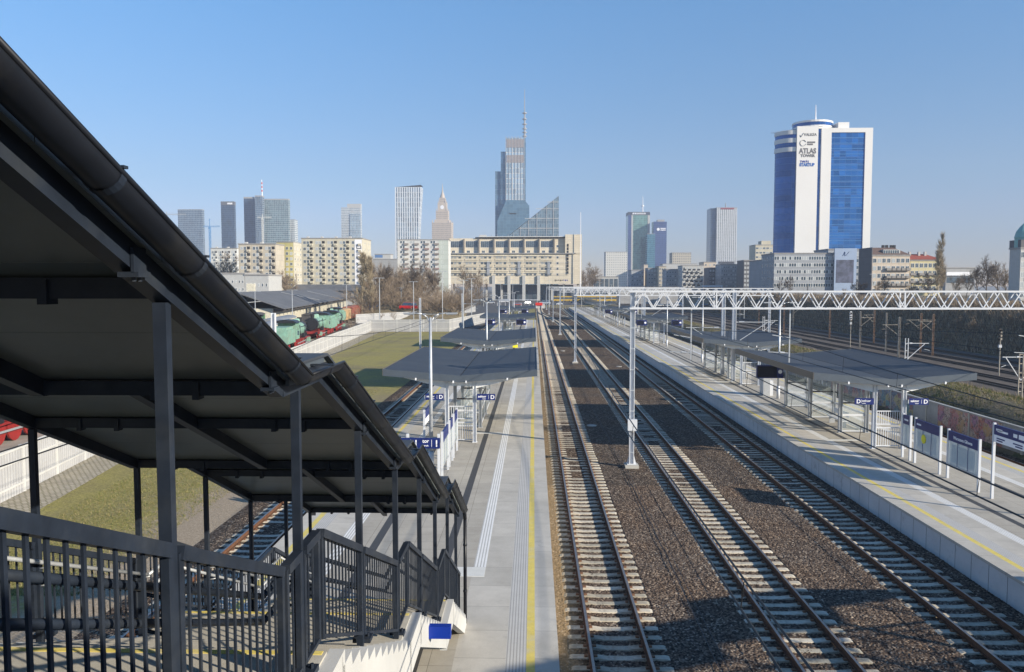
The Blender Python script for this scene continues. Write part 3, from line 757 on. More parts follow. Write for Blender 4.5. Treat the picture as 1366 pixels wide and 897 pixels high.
# lamp posts
def lamp_mesh():
    t = thing("street_lamp", "", "lamp post", (0, 0, 0))
    MB().tube((0, 0, 0), (0, 0, 7.2), .1, .06, 12).build("pole", m_galv, t, smooth=True)
    MB().tube((0, 0, .0), (0, 0, .95), .125, .125, 12).build("base_sleeve", m_white, t, smooth=True)
    for s in (-1, 1):
        b = MB(); p = [(0, 0, 6.9), (s*.16, 0, 7.22), (s*.38, 0, 7.36), (s*.75, 0, 7.4)]
        for a, c in zip(p, p[1:]): b.tube(a, c, .035, n=6)
        b.build("arm", m_galv, t, smooth=True)
        b = MB(); b.box(s*.72, s*1.25, -.13, .13, 7.36, 7.42); b.box(s*.76, s*1.2, -.1, .1, 7.33, 7.36); b.build("lamp_head", m_galv, t)
    return t
L1 = [(-4.77, 36.6), (-4.3, 72.7), (-4.77, 109.3), (-4.5, 146), (-4.5, 182)]
L2 = [(18.85, 61.5), (19.1, 90.5), (19.1, 114.5), (19, 146), (19, 178), (19, 215)]
lp = lamp_mesh(); first = True
for sname, Ls in (("left", L1), ("right", L2)):
    for i, (x, y) in enumerate(Ls):
        lab = "%s double-armed grey lamp post with a pale sleeve on the %s platform" % (ORD[i], sname)
        if first: o = lp; o.location = (x, y, .76); o['label'] = lab; o['group'] = "double armed lamp posts on the platforms"; first = False
        else: dup(lp, (x, y, .76), 0, lab)
# information boards parallel to the tracks
def board(label, x, ya, yb, top, hdr, bot, title=None, glass=True, face=-1, panes=3):
    t = thing("information_board", label, "information board", (x, ya, .76), 0, "white framed information boards on the platforms")
    L = yb-ya; T = top-.76; H = hdr-.76; Bz = bot-.76
    for y in (0, L): MB().box(-.05, .05, y-.045, y+.045, 0, T+.06).build("post", m_white, t)
    MB().box(-.04, .04, .062, L-.062, H, T).build("header", m_blue, t)
    if glass:
        MB().box(-.03, .03, .062, L-.062, Bz, H-.002).build("glass_case", m_glassb, t)
        for i in range(1, panes):
            y = L*i/panes; MB().box(-.034, .034, y-.02, y+.02, Bz, H-.004).build("mullion", m_blue, t)
        MB().box(-.036, .036, .062, L-.062, Bz-.04, Bz).build("bottom_rail", m_galv, t)
        MB().box(-.02, .02, .3, L-.3, Bz+.12, H-.12).build("posters", M("poster_paper", (.6, .64, .62), .6, 0, 3, .15), t)
    else:
        MB().box(-.04, .04, .062, L-.062, Bz, H-.004).build("white_panel", m_letter, t)
        for i, (a, c, z) in enumerate(((.25, .8, .17), (.25, .65, .08), (1.35, 1.95, .17), (1.5, 1.95, .08))):
            MB().box(-.046, -.039, L-a, L-c, Bz+z-.02, Bz+z+.03).build("text_line", m_blue, t)
        MB().box(-.046, -.039, L-.3, L-1.0, H+.14, H+.22).build("text_line", m_letter, t); MB().box(-.046, -.039, L-1.35, L-1.6, H+.12, H+.26).build("text_line", m_letter, t); MB().box(-.046, -.039, L-1.7, L-2.2, H+.1, H+.28).build("text_line", m_letter, t)
    if title: text(title, .2, m_letter, t, (-.046, L/2, H+.13), (R(90), 0, R(-90)), align='CENTER')
    else: MB().box(-.046, -.039, L-.2, L-.62 if L > .8 else L-.6, H+.18, H+.26).build("text_line", m_letter, t)
    return t
board("white and blue direction board on two tall posts, nearest on the right platform", 18.68, 30.1, 32.5, 3.82, 3.42, 3.12, None, False)
board("information board headed Warszawa Główna on the right platform", 18.68, 33.5, 36.0, 2.95, 2.5, 1.45, "Warszawa Główna")
board("glass information board with a yellow sticker on the right platform", 18.68, 36.7, 39.1, 2.95, 2.5, 1.45)
board("narrow glass notice board nearest the shelter on the right platform", 18.68, 39.6, 40.4, 2.95, 2.5, 1.45, None, True, -1, 1)
b = MB(); b.tube((18.64, 38.2, 2.1), (18.632, 38.2, 2.1), .22, n=14); o = b.build("round_sticker", m_yel2); tag(o, "round yellow sticker on the glass of the second information board", "sticker")
board("information board seen edge on, nearest the blue tor sign on the left platform", -4.03, 34.6, 37.0, 2.95, 2.5, 1.45)
board("information board seen edge on, in the middle of three on the left platform", -4.03, 37.6, 39.0, 2.95, 2.5, 1.45, None, True, -1, 2)
board("information board seen edge on, closest to the left platform shelter", -4.03, 39.6, 41.4, 2.95, 2.5, 1.45, None, True, -1, 2)
board("tall direction board further left behind the lamp post on the left platform", -5.35, 38.5, 41.0, 3.3, 2.9, 2.6, None, False)
# "peron 1 tor 1"
t = thing("platform_sign", "blue peron 1 tor 1 sign above the foot of the left staircase", "sign", (-4.15, 30.5, .76))
MB().box(-1.2, .52, -.04, .04, 2.35, 2.76).build("panel", m_blue, t)
for x in (-.75, .46): MB().box(x-.05, x+.05, .045, .14, 0, 2.9).build("post", m_white, t)
text("peron", .2, m_letter, t, (-1.12, -.044, 2.58)); text("platform", .085, m_letter, t, (-1.12, -.044, 2.44)); text("1", .36, m_letter, t, (-.5, -.044, 2.43))
text("tor", .2, m_letter, t, (-.16, -.044, 2.58)); text("track", .085, m_letter, t, (-.1, -.044, 2.44)); text("1", .36, m_letter, t, (.3, -.044, 2.43))
for x in (-.62, .2): MB().box(x-.007, x+.007, -.046, -.04, 2.41, 2.7).build("divider", m_letter, t)
t = thing("ticket_validator", "bright yellow ticket machine half hidden behind the lamp post", "ticket machine", (-4.75, 32.4, .76))
MB().box(-.2, .2, -.12, .12, 1.0, 1.62).build("housing", m_yel2, t); MB().box(-.05, .05, -.05, .05, 0, 1.0).build("post", m_galv, t); MB().box(-.13, .13, -.126, -.12, 1.3, 1.5).build("screen", m_dark, t)
t = thing("ticket_validator", "small yellow ticket machine between the second and third left canopies", "ticket machine", (-2.6, 112, .76))
MB().box(-.35, .35, -.2, .2, .0, 1.5).build("housing", m_yel2, t); MB().box(-.25, .25, -.206, -.2, 1.0, 1.3).build("screen", m_dark, t)
t = thing("destination_strip", "low dark blue sign with white lettering blocks before the third left canopy", "sign", (-5.2, 100, 3.3)); MB().box(-1.1, 1.1, -.05, .05, -.22, .22).build("panel", m_blue, t)
for i in range(5): MB().box(-.95+i*.4, -.7+i*.4, -.056, -.05, -.1, .1).build("text_block", m_letter, t)
for x in (-.9, .9): MB().box(x-.04, x+.04, -.04, .04, -2.54, -.22).build("post", m_white, t)
t = thing("ticket_kiosk", "white and grey cabinet beside the departure display on the right platform", "cabinet", (18.6, 63.4, .76))
MB().box(-.5, .0, -.5, .5, 0, 2.3).build("cabinet", m_galv, t); MB().box(.05, .3, -.4, .4, 0, 1.2).build("side_box", m_white, t)
# ---- gantries
def gantry(label, y, x0, x1, posts, ztop=9.12, zbot=8.24):
    t = thing("catenary_gantry", label, "gantry", (x0, y, -.2), 0, "white lattice gantries over the tracks")
    zt, zb = ztop+.2, zbot+.2; L = x1-x0
    b = MB(); far = y > 120; r = .045
    for yy in (-.28, .28):
        for z in (zt, zb): b.beam((-.2, yy, z), (L+.2, yy, z), .09, .09)
    n = int(L/1.05)
    for i in range(n):
        xa, xb_ = L*i/n, L*(i+1)/n; xm = (xa+xb_)/2
        for yy, o in ((-.28, 0), (.28, .0)):
            b.beam((xa, yy, zb), (xm, yy, zt), .05, .05); b.beam((xm, yy, zt), (xb_, yy, zb), .05, .05)
        if i % 2 == 0: b.beam((xa, -.28, zt), (xb_, .28, zt), .04, .04); b.beam((xa, -.28, zb), (xb_, .28, zb), .04, .04)
        if i % 9 == 4:
            for yy in (-.28, .28): b.beam((xa, yy, zb), (xa, yy, zt), .07, .07)
    b.build("truss", m_white, t)
    for x in posts:
        p = MB(); xx = x-x0
        p.box(xx-.125, xx-.095, -.13, .13, .2, zt+.05); p.box(xx+.095, xx+.125, -.13, .13, .2, zt+.05); p.box(xx-.095, xx+.095, -.015, .015, .2, zt)
        p.box(xx-.24, xx+.24, -.22, .22, .16, .2)
        for d in (-1, 1): p.prismY([(xx+d*.15, .2), (xx+d*.24, .2), (xx+d*.15, .6)] if d > 0 else [(xx-.24, .2), (xx-.15, .2), (xx-.15, .6)], -.02, .02)
        if not far:
            z = .8
            while z < zt: p.box(xx-.126, xx+.126, -.136, -.131, z, z+.03); z += 1.1
        p.build("post", m_white, t)
        MB().box(xx-.36, xx+.36, -.36, .36, -.3, .155).build("foundation", m_conc, t)
    tx = [q for q in TX if x0 < q < x1]
    for q in tx:   # drop tubes with steady arms
        xx = q-x0+.9; b = MB(); b.beam((xx, 0, zb), (xx, 0, 5.6), .06, .06); b.beam((xx, 0, 6.9), (xx-.9, 0, 7.05), .04, .04); b.beam((xx, 0, 6.1), (xx-1.1, 0, 6.16), .035, .035)
        b.tube((xx-.25, 0, 6.11), (xx-.5, 0, 6.13), .06, n=6); b.build("steady_arm", m_galv, t)
    return t
GY = [42.0, 99.5, 157, 214, 271, 325]
gantry("nearest white lattice gantry, its post standing in the ballast between the first two tracks", GY[0], 5.2, 31, [5.2, 30.8])
for i, y in enumerate(GY[1:]):
    gantry("%s white lattice gantry over the tracks, counted from the nearest" % ("second third fourth fifth sixth".split()[i]), y, 5.2, 29.4, [5.2, 29.2])
# equipment box on the nearest gantry post
t = thing("switch_box", "small white switch box fixed to the nearest gantry post", "switch box", (5.2, 41.86, 2.1)); MB().box(-.24, .24, -.3, -.01, -.28, .3).build("box", m_white, t); MB().box(-.2, .2, -.01, .0, -.3, -.28).build("bracket", m_galv, t)
# masts with cantilevers
def mast(label, x, y, z0, h, arms, m=m_white, name="catenary_mast", w_=.2, arm_z=6.0, group="catenary masts", lattice=False, am=None):
    t = thing(name, label, "catenary mast", (x, y, z0), 0, group)
    b = MB(); hw = w_/2
    if lattice:
        for s in (-1, 1): b.box(s*hw-.03*s, s*hw+.03*s, -.06, .06, 0, h)
        z = .3
        while z < h: b.box(-hw, hw, -.03, .03, z, z+.06); z += .8
    else:
        b.box(-hw, -hw+.03, -hw, hw, 0, h); b.box(hw-.03, hw, -hw, hw, 0, h); b.box(-hw+.03, hw-.03, -.015, .015, 0, h)
    b.build("pole", m, t)
    for a in arms:
        b = MB(); b.beam((0, 0, arm_z), (a, 0, arm_z), .06, .06); b.beam((0, 0, arm_z-2.0), (a*.82, 0, arm_z-.05), .06, .06); b.beam((a*.8, 0, arm_z-.7), (a*1.05, 0, arm_z-.85), .035, .035)
        b.tube((a*.12, 0, arm_z), (a*.25, 0, arm_z), .08, n=6); b.build("cantilever", am or m_galv, t)
    if lattice is False: MB().box(-.3, .3, -.3, .3, -.3, .02).build("foundation", m_conc, t)
    return t
mast("white mast on the grass side of the left outer track, partly behind the staircase gutter", -12.6, 38.2, GZ, 8.4, [2.6], arm_z=6.1)
mast("white mast on the grass beyond the nearest left canopy", -12.6, 88, GZ, 8.4, [2.6], arm_z=6.6)
mast("far white mast beside the left outer track", -12.6, 140, GZ, 8.4, [2.6], arm_z=6.6)
mast("front one of two tall white masts on the right platform, strut slanting outwards", 18.1, 72.4, .76, 8.3, [3.6], w_=.32, arm_z=5.4)
mast("rear one of two tall white masts on the right platform, strut over the tracks", 18.5, 78.2, .76, 8.3, [-3.6], w_=.32, arm_z=4.6)
mast("tall white mast on the right platform beyond the second gantry", 18.3, 132, .76, 8.3, [3.6, -3.6], w_=.3, arm_z=5.0)
# overhead wires
for q, nm in zip(TX, ("the nearest track", "the middle track", "the track along the right platform", "the track beside the grass", "the track along the noise wall")):
    t = thing("overhead_wire", "thin dark overhead line above %s" % nm, "overhead line", (q, 0, 0), 0, "overhead lines above the tracks")
    b = MB(); b.tube((0, -8, 5.92), (0, 330, 5.92), .016, n=4); b.build("contact_wire", m_wire, t)
    b = MB(); dr = MB(); ys = [-15.5] + (GY if q > 0 else [38.2, 88, 140, 190, 240, 290, 330])
    for a, c in zip(ys, ys[1:]):
        pv = None
        for k in range(13):
            f = k/12; z = 6.95 - 4*(.75)*f*(1-f); p = (0.05, a+(c-a)*f, z)
            if pv: b.tube(pv, p, .016, n=4, caps=False)
            if 0 < k < 12 and a < 120: dr.tube((0.03, p[1], z), (0, p[1], 5.92), .008, n=3, caps=False)
            pv = p
    mw = b.build("messenger_wire", m_wire, t); dr.build("dropper_wires", m_wire, t)
# signal / track details between the rails
for i, (x, y) in enumerate(((4.0, 54.5), (10.2, 95), (4.3, 118))):
    t = thing("drain_cover", "round pale drain cover in the ballast, %s from the viewpoint" % ORD[i], "drain cover", (x, y, -.2)); MB().tube((0, 0, -.1), (0, 0, .04), .34, .34, 16).build("lid", m_conc, t)
# trackside cables on ballast
for x, lab in ((4.62, "two thin cables lying in the ballast beside the middle track"),):
    t = thing("ballast_cable", lab, "cable", (x, 0, -.16))
    for k in range(2):
        b = MB(); pv = None; rr = random.Random(k)
        for i in range(60):
            p = (.16*k + math.sin(i*.11+k*.6)*.12, 16+i*1.4, .02)
            if pv: b.tube(pv, p, .01, n=5, caps=False)
            pv = p
        b.build("cable", M("cable_black", (.04, .04, .045), .5), t)
# ---- buffer stop and board far away at the end of the left track
t = thing("buffer_stop", "red and white buffer stop at the far end of the nearest track", "buffer stop", (2.24, 344, -.2))
MB().box(-1.5, 1.5, -.1, .25, 1.3, 2.5).build("red_board", M("signal_red", (.65, .03, .02), .5), t); MB().box(-2.6, 2.6, .3, 1.4, .0, 1.9).build("concrete_block", m_whitec, t)
for x in (-1.2, 1.2): MB().box(x-.12, x+.12, -.05, .28, 0, 1.3).build("leg", m_white, t)
# ---- noise wall with graffiti
def graffiti(name, cols, sc, seed):
    m, nt, b = nmat(name); p = wpos(nt)
    mp = nd(nt, 'ShaderNodeMapping'); mp.inputs['Location'].default_value = (seed, seed*2, 0); nt.links.new(p, mp.inputs[0])
    wv = nd(nt, 'ShaderNodeTexNoise'); wv.inputs['Scale'].default_value = .9; nt.links.new(mp.outputs[0], wv.inputs[0])
    ad = mixc(nt, .45, mp.outputs[0], wv.outputs['Color'], 'ADD')
    v = nd(nt, 'ShaderNodeTexVoronoi'); v.inputs['Scale'].default_value = sc; nt.links.new(ad, v.inputs[0])
    s = nd(nt, 'ShaderNodeSeparateColor'); nt.links.new(v.outputs['Color'], s.inputs[0])
    n = len(cols); cc = ramp(nt, s.outputs[0], [(i/n, c) for i, c in enumerate(cols)], 'CONSTANT')
    v2 = nd(nt, 'ShaderNodeTexVoronoi', feature='DISTANCE_TO_EDGE'); v2.inputs['Scale'].default_value = sc; nt.links.new(ad, v2.inputs[0])
    fz_ = noise(nt, mp.outputs[0], 1.7, 5, .7); cc = mixc(nt, mth(nt, 'LESS_THAN', mth(nt, 'ABSOLUTE', mth(nt, 'SUBTRACT', fz_, .5)), .018), cc, (.03, .02, .04))
    cc = mixc(nt, mth(nt, 'GREATER_THAN', fz_, .6), cc, cols[0]); cc = mixc(nt, ramp(nt, noise(nt, mp.outputs[0], 6, 3), [(.35, (0, 0, 0)), (.65, (.6, .6, .6))]), cc, (.32, .3, .31))
    nt.links.new(cc, b.inputs['Base Color']); b.inputs['Roughness'].default_value = .7; return m
t = thing("noise_wall", "long grey concrete wall with painted graffiti behind the right outer track", "wall", (27.5, -10, GZ))
b = MB(); b.box(0, .16, 0, 330, 0, 1.7); b.box(-.03, .19, 0, 330, 1.7, 1.76); b.build("wall_panel", M("wall_concrete", (.3, .31, .32), .85, 0, .6, .2, .3, 30, .02, (.16, .16, .16), .7), t)
for i in range(60): MB().box(-.05, -.002, 5.5*i, 5.5*i+.18, 0, 1.69).build("wall_post", m_conc, t)
for nm, y0, y1, cols in (("graffiti_mural", 47, 54.5, [(.4, .15, .17), (.42, .25, .1), (.3, .12, .25), (.45, .34, .28), (.36, .09, .06)]), ("graffiti_mural", 58, 66, [(.05, .14, .24), (.08, .24, .27), (.35, .32, .14), (.2, .06, .08), (.28, .28, .3)]), ("graffiti_mural", 66.5, 74, [(.08, .1, .2), (.25, .28, .4), (.4, .1, .12), (.05, .06, .1)])):
    MB().box(-.012, -.003, y0+10, y1+10, .1, 1.66).build(nm, graffiti(nm+str(y0), cols, 1.6, y0), t)
b = MB(); rr = random.Random(9); y = 85.0     # white letter shapes sprayed further along
for k in range(7):
    for j in range(3): b.beam((-.01, y+rr.uniform(0, .5), .3+rr.uniform(0, .2)), (-.01, y+rr.uniform(0, .6), 1.3+rr.uniform(0, .25)), .01, .14, up=(0, 1, 0))
    y += .95
b.build("sprayed_letters", m_letter, t)
for i, y in enumerate((6, 24, 80, 100, 130)):
    pass
# ---- yard masts and signals
ym = [(1362, 73, 8.5, m_rustmast, [3]), (1238, 56, 8.5, m_rustmast, [-3]), (1222, 54, 8.5, m_rustmast, [-3, 3]), (1177, 53, 8.5, m_oldconc, []), (1143, 50, 8.5, m_oldconc, [3]), (1161, 46, 8.5, m_rustmast, [-2.5]), (1103, 42, 8.5, m_rustmast, []),
      (1194, 62, 8.5, m_oldconc, [-3]), (1055, 34, 8.5, m_oldconc, [3]), (1043, 38, 8.5, m_rustmast, []), (1073, 30, 8.5, m_oldconc, [-3]), (960, 24, 8.5, m_rustmast, []), (924, 21, 8.5, m_oldconc, [3]), (985, 27, 8.5, m_oldconc, [3]), (1010, 31, 8.5, m_rustmast, [-3]), (940, 17, 8.5, m_oldconc, [])]
for i, (px, hp, h, m, arms) in enumerate(sorted(ym, key=lambda q: -q[0])):
    pm = hp/h; Yy = 1062/pm; X = (px-712)/pm; z0 = lin(prof, X)
    mast("weathered mast in the sunken yard, number %s counted from the right edge of the view" % ("one two three four five six seven eight nine ten eleven twelve thirteen fourteen fifteen sixteen".split()[i]), X, Yy, z0-.1, h, arms, m, "yard_mast", .32, h-1.4, "weathered masts in the sunken yard", False, m_oldconc)
mast("short lattice mast with arms on both sides on the green bank", 42, 69.5, -1.6, 5.2, [2.6, -1.6], m_oldconc, "lattice_mast", .34, 4.9, "lattice masts on the bank", True, m_white)
mast("pale mast with one slanting arm just beyond the right platform canopy", 44.5, 96, -2.6, 5.8, [2.6], m_white, "lattice_mast", .34, 5.2, "lattice masts on the bank", True, m_white)
mast("pale mast with one slanting arm further along the bank", 43, 150, -2.4, 6.2, [2.6], m_white, "lattice_mast", .34, 5.4, "lattice masts on the bank", True, m_white)
def signal(label, x, y, z0, h, white):
    t = thing("railway_signal", label, "signal", (x, y, z0), 0, "signals in the sunken yard")
    MB().tube((0, 0, 0), (0, 0, h), .09, n=8).build("pole", m_oldconc, t); b = MB(); b.box(-.28, .28, -.05, .05, h-.2, h+1.5); b.tube((0, -.05, h+1.5), (0, .05, h+1.5), .28, n=14)
    b.build("back_plate", m_white if white else m_dark, t)
    for k in range(3):
        b = MB(); b.tube((0, -.32, h+.15+k*.5), (0, -.05, h+.15+k*.5), .15, .13, 10); b.build("lamp_hood", m_dark if white else m_oldconc, t)
    MB().box(-.22, .22, -.14, .14, h-1.2, h-.75).build("relay_box", m_white, t)
signal("tall railway signal with striped hoods near the right edge of the view", 72.2, 125, -4.5, 5.6, False)
signal("railway signal with a white back plate left of the rusty masts", 72.5, 184, -4.5, 6.4, True)
t = thing("overhead_wire", "bundle of overhead lines strung above the sunken yard", "overhead line", (60, 0, 0)); b = MB()
for x in (54.5, 59, 65, 70, 76, 81, 87):
    b.tube((x-60, 0, 1.3), (x-60, 560, 1.3), .012, n=3); b.tube((x-60, 0, 2.5), (x-60, 560, 2.5), .012, n=3)
b.build("contact_wire", m_wire, t)
# ---------------------------------------------------------------- left side: fence, museum trains, sheds
m_panelc = M("white_concrete_panel", (.5, .5, .48), .8, 0, 1.0, .08, .3, 25, .03, (.36, .35, .33), .5)
m_panelb = M("rib_gap_shade_tone", (.3, .3, .31), .9)  # fence backing toned darker, painting in the shade between the ribs
m_rib = M("rib_concrete", (.4, .4, .4), .85, 0, 1, .12)
def fence(label, pts, hgt=2.2, step=2.6, group=None):
    (x0, y0) = pts[0]; t = thing("concrete_fence", label, "fence", (x0, y0, GZ), 0, group)
    b = MB(); n_post = 0
    for (xa, ya), (xb, yb) in zip(pts, pts[1:]):
        L = math.hypot(xb-xa, yb-ya); n = max(1, round(L/step))
        for i in range(n):
            f, g = i/n, (i+1)/n
            p = Vector((xa+(xb-xa)*f-x0, ya+(yb-ya)*f-y0, 0)); q = Vector((xa+(xb-xa)*g-x0, ya+(yb-ya)*g-y0, 0)); d = (q-p).normalized()
            b = MB(); b.beam(p+Vector((0,0,hgt/2)), q+Vector((0,0,hgt/2)), .08, hgt-.04, 1)
            nn = max(2, int((q-p).length/.22)); s = d.cross(Vector((0, 0, 1)))
            for side in (-1, 1):
                for k in range(nn):   # vertical ribs and the two horizontal bands
                    c = p+(q-p)*((k+.5)/nn)+s*side*.045; b.beam(c+Vector((0,0,.1)), c+Vector((0,0,hgt-.1)), .03, .13, 2, up=tuple(d))
                for z in (.62, hgt-.6, hgt-.03): b.beam(p+s*side*.07+Vector((0,0,z)), q+s*side*.07+Vector((0,0,z)), .05, .1)
            b.build("fence_panel", [m_panelc, m_panelb, m_rib], t)
            b = MB(); b.box(p.x-.09, p.x+.09, p.y-.09, p.y+.09, 0, hgt+.06); b.build("fence_post", m_letter if False else m_whitec, t)
            n_post += 1
    return t
FL = [(-22.0, 22), (-23.8, 36), (-25.2, 46), (-30, 108), (-34.6, 168)]
def shiftx(p, d): return (p[0]+d, p[1])
fence("long white ribbed concrete fence between the grass and the railway museum", FL, 2.3, 3.0)
fence("white ribbed concrete fence running across the far end of the grass", [(-34.6, 168), (-18, 169)], 2.6, 3.0)
fence("pale solid wall slanting beside the left track beyond the grass", [(-18, 169), (-12.5, 215)], 2.6, 6)
fence("white wall rising along the road toward the beige building on stilts", [(-46, 205), (-36, 225), (-22, 300)], 2.4, 5)
# paver strip below the fence
m_grid = paving("grid_pavers", (.4, .36, .29), .3, .2, .035, .12, .5, (.17, .15, .09))
b = MB()
for (xa, ya), (xb, yb) in zip(FL, FL[1:]):
    b.quad((xa+.05, ya, GZ+.16), (xa+2.0, ya, GZ+.008), (xb+2.0, yb, GZ+.008), (xb+.05, yb, GZ+.16))
tag(b.build("paver_strip", m_grid), kind='structure')
# road and yard beyond the grass
sheet("road", -46, -12.7, 172, 346, GZ+.006, m_asphalt); sheet("road", -120, 27, 346.2, 639, GZ+.006, m_asphalt)
m_gravel = M("museum_gravel", (.3, .27, .23), .95, 0, .5, .25, .4, 10, .05)
b = MB(); b.quad((-300, 20, GZ+.005), (-22.2, 20, GZ+.005), (-36, 172, GZ+.005), (-300, 172, GZ+.005)); b.quad((-300, 172, GZ+.005), (-46.1, 172, GZ+.005), (-46.1, 420, GZ+.005), (-300, 420, GZ+.005))
tag(b.build("museum_yard", m_gravel), kind='structure')
# grass tufts
def tufts(name, n, area, hmin, hmax, mats, seed, zf, width=.012, blades=4, kindname='stuff'):
    rs = np.random.RandomState(seed); V = []; F = []; mi = []
    for i in range(n):
        x, y = area(rs); z = zf(x, y); h = rs.uniform(hmin, hmax)
        for k in range(blades):
            a = rs.rand()*6.28; dx, dy = math.cos(a), math.sin(a); l = rs.uniform(.3, 1.0)*h; ox, oy = rs.uniform(-.5, .5, 2)*h*.8
            b_ = len(V); V += [(x+ox-dy*width, y+oy+dx*width, z-.02), (x+ox+dy*width, y+oy-dx*width, z-.02), (x+ox+dx*l*.6, y+oy+dy*l*.6, z+l)]
            F.append((b_, b_+1, b_+2)); mi.append(rs.randint(len(mats)))
    me = bpy.data.meshes.new(name); me.from_pydata(V, [], F)
    for m in mats: me.materials.append(m)
    me.polygons.foreach_set('material_index', mi); me.update(); return tag(mobj(name, me), kind=kindname)
gm = [M("grass_blade_green", (.1, .13, .025), .8), M("grass_blade_olive", (.16, .15, .04), .8), M("grass_blade_straw", (.3, .24, .11), .8)]
def ar(rs):
    y = 24 + 50*rs.rand()**1.4; xl = -22.5 - (y-22)*.082; return rs.uniform(xl+3.2, -14.3), y
tufts("short_grass", 26000, ar, .04, .13, gm, 1, lambda x, y: GZ, .008, 4)
# ---- trains
def wheelset(b_t, xs, r, gauge, m, name="wheel"):
    for x in xs:
        for s in (-1, 1):
            b = MB(); b.tube((x, s*gauge-.06, r), (x, s*gauge+.06, r), r, n=16); b.build(name, m, b_t)
m_locg = M("pale_green_paint", (.2, .36, .28), .5, 0, 2, .2, dirt=(.22, .2, .14), da=.6)
m_locr = M("red_wheel_paint", (.24, .02, .018), .5, 0, 3, .2)
m_locb = M("black_engine_paint", (.02, .02, .024), .4, 0, 3, .3)
winmesh0 = MB().box(-.45, .45, -.02, .02, 0, .6).mesh('cab_window', m_winglass)
def steam_loco(label, x, y, rz, mb, z=GZ):
    t = thing("steam_locomotive", label, "locomotive", (x, y, z), rz, "museum locomotives behind the fence")
    b = MB(); b.tube((-5.2, 0, 2.5), (2.2, 0, 2.5), .95, n=20); b.build("boiler", mb, t, smooth=False)
    MB().tube((-6.4, 0, 2.5), (-5.2, 0, 2.5), .98, n=20).build("smokebox", m_locb, t)
    MB().tube((-6.42, 0, 2.5), (-6.5, 0, 2.5), .7, n=16).build("smokebox_door", m_locb, t)
    MB().tube((-5.8, 0, 3.4), (-5.8, 0, 4.1), .28, .36, 12).build("chimney", m_locb, t)
    for q, r in ((-3.8, .42), (-1.6, .42)):
        b = MB(); b.lathe([(r, 3.3), (r, 3.75), (r*.8, 3.95), (.05, 4.02)], (q, 0), 12); b.build("steam_dome", mb, t)
    b = MB(); b.box(2.2, 4.6, -1.45, 1.45, 1.5, 2.7); b.box(2.2, 2.4, -1.45, 1.45, 2.7, 3.7)
    for s in (-1, 1): b.box(4.4, 4.6, s*1.45-.1*s, s*1.45, 2.7, 3.7)
    b.build("cab", mb, t)
    b = MB(); b.prismX([( -1.6, 3.7), (1.6, 3.7), (1.2, 4.0), (0, 4.15), (-1.2, 4.0)], 2.0, 4.9); b.build("cab_roof", m_locb, t)
    b = MB(); b.box(-6.8, 4.6, -1.2, 1.2, 1.15, 1.3); b.box(-6.9, -6.7, -1.35, 1.35, .9, 1.3); b.build("running_board", m_locr, t)
    for s in (-1, 1):
        MB().tube((-6.9, s*.85, 1.05), (-7.3, s*.85, 1.05), .22, n=10).build("buffer", m_locb, t)
        MB().box(-6.2, -5.2, s*1.1, s*1.5, .6, 1.2).build("cylinder_block", mb, t); MB().beam((-5.2, s*1.0, .8), (1.2, s*1.0, .7), .06, .12).build("coupling_rod", m_galv, t)
    wheelset(t, (-3.6, -1.9, -.2, 1.5), .78, .75, m_locr); wheelset(t, (-5.6,), .45, .75, m_locr)
    b = MB(); b.box(5.2, 10.4, -1.45, 1.45, 1.2, 3.0); b.box(5.6, 10.0, -1.2, 1.2, 3.0, 3.35); b.build("tender", mb, t)
    wheelset(t, (6, 7.6, 9.4), .5, .75, m_locr)
    for s in (-1, 1):
        b = MB(); b.tube((-6.2, s*.98, 2.9), (2.2, s*.98, 2.9), .05, n=6); b.tube((-4.5, s*1.0, 1.3), (-4.5, s*.9, 3.0), .05, n=6); b.tube((-1, s*1.0, 1.3), (-1, s*.9, 3.2), .06, n=6); b.build("pipework", m_locb, t)
        MB().box(-3.2, -2.2, s*.95, s*1.3, 1.32, 1.95).build("air_pump", m_locb, t)
        mobj("cab_window", winmesh0, t, (3.3, s*1.46, 2.0))
    t.scale = (1.1, 1.12, 1.12); return t
def coach(label, x, y, rz, L, mb, mr, roof=.5, name="railway_wagon", win=0, z=GZ, h=3.4, cat="wagon"):
    t = thing(name, label, cat, (x, y, z), rz, "museum wagons behind the fence")
    MB().box(-L/2, L/2, -1.4, 1.4, 1.1, h).build("body", mb, t)
    b = MB(); n = 8; pts = [(-1.48, h)] + [(-1.48*math.cos(math.pi*i/n), h+.05+roof*math.sin(math.pi*i/n)) for i in range(n+1)] + [(1.48, h)]
    b.prismX(pts[1:-1], -L/2-.15, L/2+.15); b.build("roof", mr, t)
    MB().box(-L/2, L/2, -1.0, 1.0, .8, 1.1).build("underframe", m_locb, t)
    for i in range(win):
        xx = -L/2+(i+.6)*L/(win+.2)
        for s in (-1, 1): MB().box(xx-.4, xx+.4, s*1.4, s*1.42, 2.1, 2.9).build("window", m_winglass, t)
    if not win:
        for s in (-1, 1): MB().box(-.9, .9, s*1.4, s*1.46, 1.2, h-.1).build("sliding_door", mb, t)
    wheelset(t, (-L/2+1.5, L/2-1.5, -L/2+3.2, L/2-3.2), .46, .75, m_locb); return t
m_boxred = M("red_brown_wagon", (.25, .07, .045), .7, 0, 1.5, .3, dirt=(.4, .25, .15), da=.5)
m_tanw = M("ochre_wagon_paint", (.45, .3, .15), .7, 0, 1.5, .3)
m_greyr = M("grey_coach_roof", (.2, .215, .235), .6, 0, 1.5, .2)
m_greenc = M("dark_green_coach", (.08, .2, .09), .5, 0, 1.5, .2)
m_darkw = M("dark_wagon", (.07, .065, .065), .7, 0, 1.5, .3)
m_cream = M("cream_coach_body", (.55, .52, .42), .6, 0, 1.5, .2)
